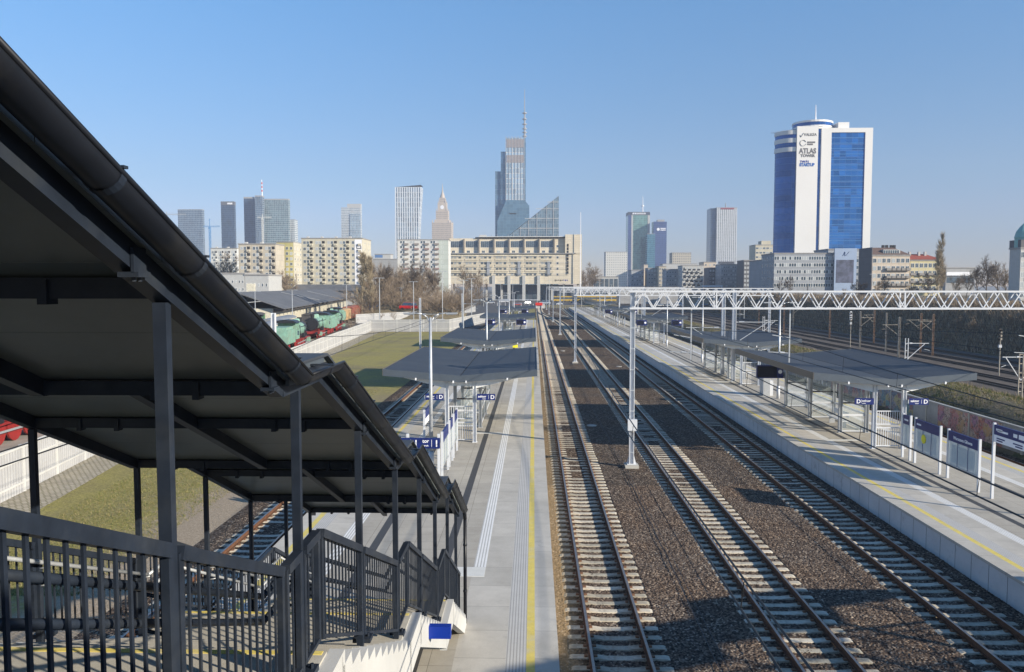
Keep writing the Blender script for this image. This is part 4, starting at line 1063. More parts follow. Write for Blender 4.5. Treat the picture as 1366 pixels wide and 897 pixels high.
def aim(deg): return R(deg)
HD = 96   # museum tracks run nearly parallel to ours
def along(x0, y0, i, d): return (x0 - math.sin(R(HD-90))*d*i, y0 + math.cos(R(HD-90))*d*i)
A = G(407, 462, GZ)
steam_loco("pale green steam engine with red wheels nearest the white fence", -38.0, 124, R(HD+180), m_locg)
steam_loco("pale green steam engine behind the first one, its tender toward the bare trees", -41.2, 151, R(HD), m_locg)
steam_loco("third pale green steam engine at the far end of the row by the fence", -43.6, 172, R(HD+180), m_locg)
steam_loco("pale green steam engine in the second row beyond the grey coach roofs", -47.8, 188, R(HD), m_locg)
steam_loco("black and red steam engine seen behind the fence at the left edge", -33.6, 49, R(HD), m_locb)
coach("long grey roofed coach in the second row of the museum", -43, 127, R(HD), 20, m_cream, m_greyr, win=9)
coach("cream sided coach with a grey roof in the third row of the museum", -48, 148, R(HD), 22, m_cream, m_greyr, win=9)
coach("dark wagon with a grey roof left of the coaches", -54, 146, R(HD), 16, m_darkw, m_greyr)
coach("dark green coach in front of the long shed roof", -60.5, 168, R(HD), 16, m_greenc, m_darkw, win=6)
coach("brown dark wagon beside the lamp post in the museum yard", -49, 176, R(HD), 14, m_darkw, m_darkw)
coach("ochre boxcar at the front of the red wagons", -49.5, 205, R(HD), 12, m_tanw, m_tanw)
coach("first red brown boxcar behind the ochre one", -51, 220, R(HD), 12, m_boxred, m_boxred, h=3.7)
coach("second red brown boxcar further back by the bare trees", -52.5, 235, R(HD), 12, m_boxred, m_boxred, h=3.7)
coach("low red wagon among the grey roofs", -58, 185, R(HD), 9, m_locr, m_locr, roof=.2, h=2.4)
coach("blue diesel engine standing under the bare poplars", -52.5, 262, R(HD), 12, M("blue_engine_paint", (.05, .15, .35), .5), m_darkw, name="diesel_locomotive", win=4, h=4.0, cat="locomotive")
# museum tracks, one strip of rails each
for i, (x, y) in enumerate(((-38.5, 128), (-46, 140), (-52, 150), (-58, 160))):
    t = thing("railway_track", "museum track %s from the white fence, under the old trains" % ORD[i].replace('nearest', 'first'), "railway track", (x, y, GZ+.18), R(HD-90), "museum tracks")
    for s in (-.74, .74): rail_mb([(s, -110 if i == 0 else -30), (s, 140)]).build("rail", [m_darkrail, m_darkrail], t)
# ---- sheds
m_shedroof = M("old_grey_shed_roof", (.11, .115, .125), .8, 0, .3, .2, dirt=(.17, .17, .17), da=.5)
t = thing("museum_shed", "long dark grey pitched shed roof behind the museum trains", "shed", (-84, 285, GZ), R(8))
b = MB(); b.prismY([(-14, 4.6), (0, 8.3), (11, 4.4), (11, 4.2), (0, 8.05), (-14, 4.4)], -100, 95); b.build("roof", m_shedroof, t)
MB().box(-12, 8, -98, 93, 0, 4.35).build("wall", m_cream, t)
for i in range(34): MB().box(8, 10.8, -97+5.7*i, -96.7+5.7*i, 3.6, 4.3).build("eave_bracket", m_darkw, t)
for y in (-50, 5): MB().add([(1.5, y, 7.9), (9.5, y+26, 5.05), (9.5, y+28.5, 5.05), (1.5, y+2.5, 7.9)], [(0, 1, 2, 3)]).build("skylight_strip", m_whitec, t)
MB().box(-4, -2, -70, -68, 6, 10.4).build("chimney", m_cream, t)
t = thing("museum_shed", "low white shed with a dark roof in front of the apartment blocks", "shed", (-96, 410, GZ))
MB().box(-28, 14, 0, 14, 0, 7.4).build("wall", m_whitec, t); MB().prismX([(-2, 7.4), (16, 7.4), (7, 10.6)], -30, 16).build("roof", m_shedroof, t)
for i in range(14): MB().box(-26+i*2.9, -24.4+i*2.9, -.05, 0, 4.2, 6.4).build("window", m_winglass, t)
t = thing("station_shelter", "long flat grey canopy across the museum yard by the poplars", "canopy", (-84, 330, GZ)); MB().box(-10, 34, 0, 6, 4.2, 4.9).build("roof", m_shedroof, t)
for x in (-8, 0, 8, 16, 24, 32): MB().box(x-.2, x+.2, 2.8, 3.2, 0, 4.2).build("post", m_cream, t)
# yard lamp masts
lm = thing("yard_lamp", "", "lamp post", (0, 0, 0), 0, "thin lamp masts on the left side"); MB().tube((0, 0, 0), (0, 0, 9.5), .11, .07, 8).build("pole", m_galv, lm)
b = MB(); b.beam((-.9, 0, 9.5), (.9, 0, 9.5), .1, .08); b.box(-1.1, -.6, -.15, .15, 9.42, 9.52); b.box(.6, 1.1, -.15, .15, 9.42, 9.52); b.build("lamp_bar", m_galv, lm)
fl = True
for px, pt, Yy, lab in ((340, 389, 160, "thin lamp mast before the left end of the shed roof"), (389.5, 387, 165, "thin lamp mast before the middle of the shed roof"), (506, 371, 178, "tall thin mast at the corner of the white fence"), (462, 380, 210, "thin mast among the red wagons"), (551.5, 376, 190, "thin mast in front of the brown mound"), (618, 374, 170, "slim grey mast behind the white wall, left of the stilts"), (590, 362, 200, "slim mast beside the mound's right end"), (629, 372, 215, "slim mast in the road by the beige building"), (535, 384, 240, "short thin mast in front of the thicket")):
    x, _, z = AtY(px, pt, Yy)
    if fl: o = lm; o.location = (x, Yy, GZ); o['label'] = lab; fl = False
    else: o = dup(lm, (x, Yy, GZ), 0, lab)
    o.scale = (1, 1, (z-GZ)/9.5)
# ---- cars
def car(label, x, y, rz, c, z=GZ, van=False, L=4.3, group="parked and passing cars"):
    t = thing("van" if van else "car", label, "van" if van else "car", (x, y, z), rz, group)
    m = M("car_paint_%d_%d_%d" % tuple(int(q*100) for q in c), c, .3, .3, 1, .03)
    h1, h2 = (1.15, 2.1) if van else (.85, 1.42)
    b = MB(); b.prismX([(-.8, .3), (.8, .3), (.86, .6), (.84, h1), (-.84, h1), (-.86, .6)], -L/2, L/2); b.build("body", m, t)
    b = MB(); a0, a1 = (-L*.28, L*.48) if van else (-L*.27, L*.4)
    lo = [(a0-.45, -.8), (a1+.1, -.8), (a1+.1, .8), (a0-.45, .8)]; hi = [(a0+.15, -.68), (a1-.25, -.68), (a1-.25, .68), (a0+.15, .68)]
    b.add([(x_, y_, h1) for x_, y_ in lo] + [(x_, y_, h2-.06) for x_, y_ in hi], [(0,1,5,4),(1,2,6,5),(2,3,7,6),(3,0,4,7)]); b.build("windows", m_winglass, t)
    MB().prism([hi[0], hi[1], hi[2], hi[3]], h2-.058, h2).build("roof", m, t)
    for wx in (-L*.32, L*.3):
        for s in (-1, 1): MB().tube((wx, s*.72, .32), (wx, s*.88, .32), .32, n=12).build("wheel", m_locb, t)
    return t
car("bright red van parked under the brown mound", *AtY(545, 413, 232)[:2], 0, (.6, .02, .02), z=2.6, van=True, L=5.2)
car("dark grey car driving on the road behind the white fence", -19.5, 196, R(20), (.06, .07, .08))
car("silver car beside the dark one on the road behind the white fence", -24, 200, R(10), (.5, .52, .55))
car("white van under the first stilts of the beige building", *AtY(617, 402, 480)[:2], 0, (.7, .7, .72), van=True, L=5.5)
car("white box van in front of the dark entrance under the beige building", *AtY(672, 402, 470)[:2], 0, (.75, .75, .75), van=True, L=6)
car("pale van beside the red buffer stop", *AtY(727, 401, 430)[:2], 0, (.55, .6, .65), van=True, L=6)
car("dark van half hidden by bushes left of the fence corner", *AtY(497, 414, 225)[:2], 0, (.2, .22, .26))
for i, px in enumerate((880, 893, 904, 928, 940, 952, 966)):
    x, y, z = AtY(px, 409, 420)
    car("%s in the car row on the street above the yard, %s from the left" % (("white car", "silver car", "white van", "grey car", "dark car", "white car", "blue car")[i], ORD[i].replace("nearest", "first")), x, y, R(3), ((.7,.7,.7),(.5,.52,.55),(.8,.8,.8),(.3,.3,.32),(.05,.05,.06),(.72,.72,.72),(.05,.1,.25))[i], z=z, van=(i == 2))
# trams and stop canopies at the far end
for i, (pa, pb, py) in enumerate(((738, 763, 400), (770, 795, 400), (796, 822, 401))):
    xa, _, _ = AtY(pa, py, 500); xb = AtY(pb, py, 500)[0]; t = thing("tram", "yellow tram on the street at the far end, %s of three" % ("leftmost", "middle one", "rightmost")[i], "tram", ((xa+xb)/2, 500, -.2), 0, "yellow trams at the far end")
    hL = (xb-xa)/2
    MB().box(-hL, hL, -1.2, 1.2, .4, 1.5).build("lower_body", M("tram_yellow", (.55, .36, .05), .4), t); MB().box(-hL, hL, -1.18, 1.18, 1.5, 2.7).build("window_band", m_winglass, t); MB().box(-hL, hL, -1.2, 1.2, 2.7, 3.4).build("roof", M("tram_yellow", (.55, .36, .05), .4), t)
    for k in range(4):
        for s in (-1, 1): MB().tube((-hL+1.5+k*(2*hL-3)/3, s*1.0, .35), (-hL+1.5+k*(2*hL-3)/3, s*1.2, .35), .33, n=10).build("wheel", m_locb, t)

# clutter at the far end: cars, poles, a low shelter
for i, (px, Yy, c, lab) in enumerate(((640, 420, (.1, .1, .11), "black car waiting left of the pale box van"), (655, 440, (.5, .5, .52), "silver car behind the black one near the stilts"), (690, 400, (.3, .06, .05), "dark red car just beyond the last left canopy"), (703, 430, (.6, .6, .6), "white car between the stilts and the red buffer stop"), (745, 410, (.55, .56, .58), "silver car right of the red buffer stop"), (765, 430, (.08, .1, .2), "dark blue car below the yellow trams"), (785, 425, (.7, .7, .7), "white car below the middle yellow tram"), (806, 440, (.4, .4, .42), "grey car below the right hand yellow tram"))):
    car(lab, AtY(px, 400, Yy)[0], Yy, R(10*i), c)
for i, (px, pt, Yy) in enumerate(((607, 372, 350), (645, 370, 380), (668, 376, 360), (684, 373, 390), (700, 376, 420), (733, 374, 370), (752, 378, 400), (776, 376, 380), (800, 377, 390), (816, 380, 420))):
    x, _, z = AtY(px, pt, Yy); o = dup(lm, (x, Yy, GZ), 0, "%s of the ten slim grey masts on the street before the beige building" % ORD[i].replace("nearest", "leftmost"), "slim masts in front of the beige building"); o.scale = (1, 1, (z-GZ)/9.5)
t = thing("bus_shelter", "long low white shelter on posts left of the red buffer stop", "shelter", (AtY(690, 400, 380)[0], 380, GZ)); MB().box(-10, 10, -1.5, 1.5, 3, 3.3).build("roof", m_white, t)
for i in range(6): MB().box(-9.6+i*3.8, -9.4+i*3.8, -.1, .1, 0, 3).build("post", m_white, t)
t = thing("street_railing", "pale yellowish railing across the end of the tracks behind the red buffer stop", "railing", (8, 352, GZ)); b = MB()
for z in (.5, 1.1): b.beam((-3, 0, z), (24, 0, z), .08, .08)
for i in range(28): b.box(-3+i, -2.93+i, -.04, .04, 0, 1.15)
b.build("bars", m_yellow, t)
# ---------------------------------------------------------------- buildings
WINC = {}
def winmesh(ww, wh, split=2, gm=None, fr=None, fw=.1):
    k = (round(ww, 2), round(wh, 2), split, (gm or m_winglass).name, (fr or m_winframe).name)
    if k in WINC: return WINC[k]
    b = MB(); b.box(-ww/2, ww/2, -.03, 0, 0, wh, 0); f = fw
    b.box(-ww/2-f, ww/2+f, -.09, 0, -f, 0, 1); b.box(-ww/2-f, ww/2+f, -.07, 0, wh, wh+f, 1)
    b.box(-ww/2-f, -ww/2, -.07, 0, 0, wh, 1); b.box(ww/2, ww/2+f, -.07, 0, 0, wh, 1)
    for i in range(1, split): x = -ww/2+ww*i/split; b.box(x-f/3, x+f/3, -.06, -.03, 0, wh, 1)
    WINC[k] = b.mesh("window", [gm or m_winglass, fr or m_winframe]); return WINC[k]
def windows(t, spots, ww, wh, split=2, gm=None, fr=None, side=None, name="window", cap=100, var=True):
    """spots: (x, z) on the front wall (y=0), or with side=x0 points (y, z) on the wall at that x; 100 as parts, the rest one stuff part"""
    used = len([c for c in t.children if c.name.startswith(name)])
    rr = random.Random(len(spots)); g2 = [gm or m_winglass, m_winlight]
    mes = [winmesh(ww, wh, split, gm, fr), winmesh(ww, wh, split, m_winlight if var else gm, fr)]
    rest = MB()
    for i, (a, z) in enumerate(spots):
        me = mes[0 if rr.random() < .68 else 1]
        if side is None: loc, rz = (a, -.002, z), 0
        else:
            sx = side; loc, rz = (sx + (.002 if sx > 0 else -.002), a, z), (R(90) if sx > 0 else R(-90))
        if used + i < cap: mobj(name, me, t, loc, (0, 0, rz))
        else:
            mt = Matrix.Translation(loc) @ Matrix.Rotation(rz, 4, 'Z')
            for p in me.polygons: rest.add([mt @ me.vertices[v].co for v in p.vertices], [tuple(range(len(p.vertices)))], p.material_index)
    if rest.v: tag(rest.build("windows_rest" if False else name, [gm or m_winglass, fr or m_winframe], t), kind='stuff')
def grid(xa, xb, za, zb, cols, rows):
    return [(xa+(xb-xa)*(i+.5)/cols, za+(zb-za)*(j+.0)/rows) for j in range(rows) for i in range(cols)]
def block(label, px0, px1, pyt, Y, depth, m, z0=0.0, name="apartment_building", cat="building", group=None, roof=True, rt=.5):
    xa, _, zt = AtY(px0, pyt, Y); xb, _, _ = AtY(px1, pyt, Y); t = thing(name, label, cat, ((xa+xb)/2, Y, z0), 0, group)
    w_, h = xb-xa, zt-z0; MB().box(-w_/2, w_/2, 0, depth, -2, h-rt).build("wall", m, t)
    if roof: MB().box(-w_/2-.25, w_/2+.25, -.25, depth+.25, h-rt, h).build("roof", M("flat_roof_edge", (.3, .29, .28), .8, 0, .5, .15), t)
    return t, w_, h
def panelm(name, c, bw=3.0, bh=2.8, var=.05):
    m, nt, b = nmat(name); co = coords(nt); s = nd(nt, 'ShaderNodeSeparateXYZ'); nt.links.new(co, s.inputs[0]); cb = nd(nt, 'ShaderNodeCombineXYZ')
    nt.links.new(mth(nt, 'ADD', s.outputs[0], s.outputs[1]), cb.inputs[0]); nt.links.new(s.outputs[2], cb.inputs[1])
    br = nd(nt, 'ShaderNodeTexBrick'); br.offset = 0; nt.links.new(cb.outputs[0], br.inputs['Vector']); setin(br, Scale=1.0, Mortar_Size=.05, Brick_Width=bw, Row_Height=bh, Bias=0.0)
    br.inputs['Color1'].default_value = (*[x*(1-var) for x in c], 1); br.inputs['Color2'].default_value = (*[min(1, x*(1+var)) for x in c], 1); br.inputs['Mortar'].default_value = (*[x*.72 for x in c], 1)
    cc = mixc(nt, .35, br.outputs[0], ramp(nt, noise(nt, co, .12, 6, .7), [(.3, (.75, .74, .72)), (.7, (1.08, 1.08, 1.08))]), 'MULTIPLY')
    nt.links.new(cc, b.inputs['Base Color']); b.inputs['Roughness'].default_value = .85; return m
p_cream = panelm("cream_panels", (.56, .52, .41)); p_beige = panelm("beige_panels", (.5, .45, .36)); p_yellow = panelm("yellow_render", (.5, .45, .2)); p_white = panelm("white_panels", (.62, .62, .6))
p_grey = panelm("grey_panels", (.36, .36, .36)); p_dark = panelm("dark_panels", (.13, .13, .14)); p_pink = panelm("pinkish_render", (.6, .51, .41)); p_bluegrey = panelm("bluegrey_panels", (.33, .35, .38))
p_mint = panelm("mint_panels", (.5, .55, .5)); p_sand = panelm("sandstone_panels", (.68, .61, .48), 2.4, 1.2, .06)
# --- the long beige building on stilts
HY = 520; hs = AtY(713, 382, HY)[0] - AtY(712, 382, HY)[0]
def hx(zx): return AtY(590+zx/6.83, 382, HY)[0]
def hz(zy): return AtY(700, 300+zy/6.83, HY)[2]
t = thing("office_building", "long beige building on concrete stilts closing the view at the end of the tracks", "building", (0, HY, 0))
X0, X1, XT = hx(62), hx(1118), hx(1268)
MB().box(X0, X1, 2.2, 22, hz(262), hz(122)).build("upper_wall", p_sand, t)
MB().box(X0, XT-.01, 0, 22, hz(540), hz(265)).build("wall", p_sand, t)
MB().box(X1, XT, -.4, 18, hz(264.9), hz(90)).build("end_tower", p_sand, t)
MB().box(X0-.5, hx(1212), -1.1, 22.2, hz(264.8), hz(258)).build("cornice", p_grey, t)
MB().box(X0+hs*35, X1, 1.4, 21, hz(122), hz(112)).build("roof_edge", m_dark, t)
MB().box(hx(330), X1, .6, 21, hz(111.9), hz(106)).build("roof", M("pale_roof_edge", (.6, .6, .58), .7), t)
MB().box(hx(335), hx(395), 4, 12, hz(106), hz(88)).build("plant_room", m_whitec, t)
bays = [hx(62+137*i) for i in range(8)]
for i in range(8):
    MB().box(bays[i]-.35, bays[i]+.35, .3, 2.2, hz(257.9), hz(128)).build("pier", M("brown_pier", (.26, .23, .2), .7), t)
for i in range(7):
    a, c = bays[i]+.5, bays[i+1]-.5
    mobj("window", winmesh(c-a-1, hz(148)-hz(205), 6), t, ((a+c)/2, 2.198, hz(205)))
sp = []; bal = []
for i in range(7):
    a, c = bays[i], bays[i+1]
    for x in (a+(c-a)*.28, a+(c-a)*.72): sp.append((x, hz(254)))
for i in range(7):
    a, c = bays[i], bays[i+1]
    for zy in (308, 361, 411, 464):
        for f in (.2, .42, .72): sp.append((a+(c-a)*f, hz(zy)))
for zy in (254,): windows(t, [(x, z) for x, z in sp[:14]], 1.9, hz(232)-hz(252), 2)
for o in list(t.children):
    if o.name.startswith("window") and abs(o.location.y+.002) < 1e-4: o.location.y = 2.198
windows(t, sp[14:], 1.55, hz(288)-hz(308), 2, fr=m_cream, cap=100)
wp = winmesh(1.2, hz(288)-hz(308), 1)
for zy in (205, 254, 308, 361, 411, 464): mobj("window", wp, t, (hx(1050), -.002 if zy > 260 else 2.198, hz(zy))); 
for k in range(9): mobj("slot_window", winmesh(1.0, 1.6, 1, m_black, m_black), t, (hx(1141), -.402 if k < 3 else -.402, hz(200+k*31)))
for i in range(7):
    a, c = bays[i]+.6, bays[i+1]-.9
    for zy in (285, 335, 387, 437): MB().box(a, c, -.7, -.003, hz(zy)-.15, hz(zy)+.1).build("sunshade", m_cream, t)
    for zy in (310, 363, 413): MB().box(a, c+.4, -.45, -.003, hz(zy)-.9, hz(zy)-.15).build("balcony_front", p_sand, t)
for zy in (290, 345, 395, 448): MB().box(X0, hx(1180), -1.3, -1.2, hz(zy)-.05, hz(zy)+.1).build("rail_band", m_galv, t)
for q in (470, 610, 745, 880): MB().box(hx(q)-1.1, hx(q)+.9, -1.15, -.003, 0, hz(465)).build("stilt", m_whitec, t)
for q in (100, 245, 345, 400, 540, 1000, 1110, 1240): MB().box(hx(q)-.6, hx(q)+.6, 5, 6.2, 0, hz(540)).build("stilt", m_whitec, t)
for q in (420, 700, 970): MB().box(hx(q)-.9, hx(q)+.9, -.9, -.003, hz(462), hz(335)).build("shaft", p_bluegrey, t)
MB().box(hx(480), hx(1200), 9, 16, 0, hz(548)).build("ground_floor", M("glazed_dark_base", (.1, .12, .15), .3, .3), t)
for i in range(9): MB().box(hx(500+i*80), hx(540+i*80), 8.9, 8.99, .5, hz(600)).build("shopfront", m_winglass, t)
for x in range(14): MB().box(hx(400+x*50)-.12, hx(400+x*50)+.12, 1, 1.2, hz(106), hz(96)+(x % 3)*.5).build("roof_antenna", m_galv, t)
for i in range(8): MB().box(hx(1025+i*15.5), hx(1033+i*15.5), -.09, -.004, hz(515)+(i % 3)*.2, hz(500)).build("sign_letter", m_brblue if i > 4 else m_black, t)
t = thing("flagpole", "slender white pole beside the right end of the beige building on stilts", "flagpole", (hx(1255), HY-3, 0)); MB().tube((0, 0, 0), (0, 0, AtY(773, 284, HY)[2]), .35, .15, 8).build("pole", m_letter, t); MB().tube((0, 0, 0), (0, 0, 3), .6, n=8).build("base", m_conc, t)
# --- left of it: panel block
t, w_, h = block("grey white panel block with brown loggias left of the building on stilts", 530, 598, 319.5, 478, 14, p_white)
fl = h/ (13 if False else 12.5); sp = []
fz = [h-2.4-2.95*i for i in range(11)]
for q in (365, 450, 540, 625):
    x = (480+q/6.407-564)/68*w_; sp += [(x-.9, z) for z in fz]; sp += [(x+.7, z) for z in fz]
sp += [((590-564)/68*w_, z) for z in fz]
windows(t, sp, 1.1, 1.4, 1)
for q in (397, 485, 572, 657):
    x = (480+q/6.407-564)/68*w_
    for i, z in enumerate(fz): MB().box(x-1.4, x+1.4, -.9, -.004, z-.9, z+.1).build("loggia", M("loggia_%d" % (i % 4), ((.3, .27, .25), (.3, .21, .19), (.25, .22, .2), (.4, .36, .3))[i % 4], .8), t); 
MB().box((585-564)/68*w_, w_/2, -.06, -.003, 0, h-.6).build("mint_wall", p_mint, t)
# --- big block with the banner
def slab_block(label, pa, pb, pyt, Y, depth, m, cols, rows, loggias=True, side_w=False, z0=0.0, fh=None):
    t, w_, h = block(label, pa, pb, pyt, Y, depth, m, z0)
    fh = fh or (h-1.5)/rows; fz = [h-fh*(i+1)+.1 for i in range(rows)]; sp = []
    cw = w_/cols
    for i in range(cols):
        xc = -w_/2+cw*(i+.5)
        sp += [(xc-cw*.24, z) for z in fz]; sp += [(xc+.02*cw, z) for z in fz]
    sp.sort(key=lambda q: -q[1]); windows(t, sp, cw*.19, 1.45, 2)
    if loggias:
        for i in range(cols):
            xc = -w_/2+cw*(i+.5)+cw*.3
            for k, z in enumerate(fz):
                if i*rows+k < 100: MB().box(xc-cw*.13, xc+cw*.13, -.85, -.004, z-1.0, z+.15).build("loggia", m, t)
                if i*rows+k < 100: MB().box(xc-cw*.12, xc+cw*.12, -.03, -.005, z+.15, z+1.6).build("loggia_opening", m_dark, t)  # flat dark panel on the wall paints the shade of a loggia recess
    for i in range(int(w_/8)): MB().box(-w_/2+8*i+2, -w_/2+8*i+3.2, 3, 5, h, h+.9).build("roof_vent", m_whitec, t)
    if side_w:
        windows(t, [(depth*f, z) for f in (.3, .75) for z in fz], .8, 1.3, 1, side=w_/2)
    return t, w_, h
t, w_, h = slab_block("wide cream apartment block with a vertical lettered banner at its right corner", 402, 483, 317.5, 445, 24, p_cream, 5, 10, side_w=True)
xb_ = w_/2; bw = AtY(483, 382, 445)[0]-AtY(473, 382, 445)[0]
MB().box(xb_-bw, xb_-.15, -.12, -.1, 1, h-1).build("banner", m_letter, t); text("ANY CUD", 3.9, M("banner_grey", (.12, .12, .13), .7), t, (xb_-.55, -.14, h*.38), (R(90), R(-90), 0), .01, sx=1.1)
slab_block("cream panel block with loggias left of the yellow one", 318, 367.5, 325, 398, 14, p_beige, 3, 9)
t, w_, h = block("narrow yellow apartment block between the two cream ones", 368.5, 391, 322.5, 414, 14, p_yellow)
MB().box(w_/2+.003, w_/2+.25, 0, 14, 0, h-.5).build("side_wall", p_cream, t)
windows(t, grid(-w_/2, w_/2, h-26, h-1.5, 4, 9), 1.2, 1.4, 2); windows(t, [(2+y*5, z) for y in range(3) for _, z in grid(0, 1, h-26, h-1.5, 1, 9)], 1.0, 1.2, 1, side=w_/2+.25)
slab_block("far white apartment block half hidden by bare trees at the left", 281, 316, 331, 540, 14, p_white, 4, 9)
block("pale roof line of a low building between the banner block and the thicket", 498, 531, 345.5, 620, 20, p_grey, name="office_building")
t, w_, h = block("small white penthouse with a blue strip above the thicket", 500, 521, 339, 640, 12, m_whitec, name="office_building"); MB().box(-w_/2, 0, -.1, -.003, h-3, h-.8).build("blue_strip", M("blue_strip", (.1, .2, .4), .5), t)
t, w_, h = block("white rendered low building with small windows at the left edge of the shed", 285, 326, 364, 300, 20, m_whitec, name="office_building")
windows(t, grid(-w_/2, w_/2, 2, h-1, 9, 4), .5, .9, 1)
t, w_, h = block("white low building with a grey roof left of the yellow block", 326.5, 358, 366, 300, 16, m_whitec, name="office_building"); windows(t, grid(-w_/2, w_/2, 2, h-1, 6, 3), .5, 1.1, 1)
# --- high rises of the skyline
def tower(label, px0, px1, pyt, Y, depth, m, z0=0, name="skyscraper", cap=.8, rm=None):
    xa, _, zt = AtY(px0, pyt, Y); xb, _, _ = AtY(px1, pyt, Y); t = thing(name, label, "skyscraper", ((xa+xb)/2, Y, z0)); w_, h = xb-xa, zt-z0
    MB().box(-w_/2, w_/2, 0, depth, -2, h-cap).build("facade", m, t); MB().box(-w_/2-.2, w_/2+.2, -.2, depth+.2, h-cap, h).build("roof", rm or p_grey, t); return t, w_, h
g_blue = curtain("blue_grey_glass", (.13, .19, .26), (.32, .36, .4), 3, 3.8, .1, .14, .3, .4)
g_dark = curtain("dark_glass", (.045, .08, .14), (.1, .13, .17), 3, 3.8, .08, .12, .4, .35)
g_pale = curtain("pale_glass", (.3, .4, .47), (.5, .53, .55), 3.2, 3.8, .1, .2, .3, .3)
g_lite = curtain("light_frame_glass", (.2, .28, .34), (.62, .63, .62), 2.6, 3.6, .3, .35, .3, .3)
g_teal = curtain("teal_glass", (.16, .3, .27), (.2, .32, .3), 3, 3.6, .06, .1, .25, .3)
g_navy = curtain("navy_glass", (.06, .1, .24), (.1, .13, .25), 3, 3.6, .06, .1, .15, .3)
g_atlas = curtain("atlas_blue_glass", (.02, .13, .38), (.02, .1, .3), 3.4, 3.6, .04, .08, .3, .35, .1, blinds=.0)
g_atlas2 = curtain("atlas_dark_blue_glass", (.02, .1, .32), (.02, .1, .28), 3.4, 3.6, .05, .08, .25, .35, .1)
tower("bluish glass tower under construction beside the roof gutter at far left", 237, 269.5, 279.5, 1500, 10, g_blue)
t, w_, h = tower("slim dark glass tower with a white logo at its top corner", 294.5, 312, 269, 1500, 8, g_dark, cap=7, rm=p_dark)
MB().box(0, w_/2-3, -.6, -.25, h-5.5, h-2.5).build("roof_logo", m_letter, t)
t, w_, h = tower("left wing of the wide glass tower pair with the antenna", 325, 341, 263, 1500, 10, g_dark, cap=3)
t, w_, h = tower("central shaft of the glass tower pair, carrying a red and white antenna", 340, 349.5, 261, 1480, 12, g_blue, cap=2); 
MB().tube((w_*.3, 8, h), (w_*.3, 8, h+30), 1.2, .5, 6).build("antenna", m_letter, t)
for i in range(3): MB().tube((w_*.3, 8, h+8+i*7), (w_*.3, 8, h+11+i*7), 1.4, 1.2, 6).build("antenna_band", M("antenna_red", (.6, .08, .05), .6), t)
tower("right wing of the wide glass tower pair", 349.7, 384.5, 265.5, 1500, 10, curtain("grey_teal_glass", (.16, .24, .26), (.36, .4, .42), 3.4, 3.8, .12, .18, .35, .35), cap=2)
tower("low striped office slab right of the glass tower pair", 385, 393, 293, 1520, 20, g_lite)
t, w_, h = tower("pale tower with a stepped top", 455, 481, 277, 1750, 12, g_lite); MB().box(-w_*.2, w_/2, 2, 11, h, h+8).build("upper_block", m_whitec, t); MB().box(-w_*.05, w_/2, -1.5, -.2, 0, h-14).build("blue_glass_front", g_pale, t)
# curved white striped tower
g_z = curtain("striped_residential_glass", (.13, .2, .27), (.7, .72, .74), 4.2, 9, .48, .06, .5, .3)
xa = AtY(528, 382, 1460)[0]; xb = AtY(556, 382, 1460)[0]; xc = AtY(561.5, 249, 1460)[0]; zt = AtY(500, 250, 1460)[2]
t = thing("skyscraper", "white striped residential tower leaning outwards to the right like a sail", "skyscraper", (xa, 1460, 0))
b = MB(); n = 16; L = [(xb-xa)+(xc-xb)*((i/n)**1.6) for i in range(n+1)]
for i in range(n):
    za, zb_ = zt*i/n, zt*(i+1)/n; a, c = L[i], L[i+1]
    b.add([(0, 0, za), (a, 0, za), (c, 0, zb_), (0, 0, zb_), (0, 30, za), (a, 30, za), (c, 30, zb_), (0, 30, zb_)], [(0,1,2,3), (1,5,6,2), (5,4,7,6), (4,0,3,7)])
b.build("facade", g_z, t); MB().add([(0, 0, zt), (L[-1], 0, zt+4), (L[-1], 30, zt+4), (0, 30, zt)], [(0,1,2,3)]).build("roof", m_whitec, t)
# palace of culture
PY = 1750; s = (AtY(713, 382, PY)[0]-AtY(712, 382, PY)[0]); cx = AtY(589.5, 382, PY)[0]
p_pal = curtain("palace_stone", (.2, .18, .17), (.5, .43, .36), 2.8, 4.2, .55, .4, .2, 0, .7)
m_pal = M("palace_sandstone", (.5, .43, .36), .85, 0, .1, .1)
t = thing("palace_tower", "stepped sandstone palace tower with a tall spire", "tower", (cx, PY, 0))
def pz(py): return AtY(600, py, PY)[2]
for nm, hw, ya, yb, m in (("main_block", 13, 400, 297, p_pal), ("shoulder", 10, 297, 293, m_pal), ("upper_block", 8.2, 293, 281, p_pal), ("clock_stage", 6, 281, 270, m_pal), ("lantern", 4, 270, 263, p_pal)):
    MB().box(-hw*s, hw*s, (13-hw)*s, (13+hw)*s, pz(ya), pz(yb)).build(nm, m, t)
for hw, yb_, d in ((12.4, 297, 1.0), (7.4, 281, .8), (5.2, 270, .7)):
    for sx in (-1, 1):
        for yy in (13-hw, 13+hw): b = MB(); b.tube((sx*hw*s, yy*s, pz(yb_)), (sx*hw*s, yy*s, pz(yb_)+7), d*s*.9, .1, 6); b.build("corner_turret", m_pal, t)
MB().tube((0, 6.9*s, pz(276)), (0, 6.7*s, pz(276)), 2.6*s, n=16).build("clock_face", m_letter, t)
b = MB(); b.lathe([(3.4*s, pz(263)), (2.6*s, pz(259)), (1.4*s, pz(256)), (.7*s, pz(252)), (.12*s, pz(243))], (0, 13*s), 10); b.build("spire", m_pal, t)
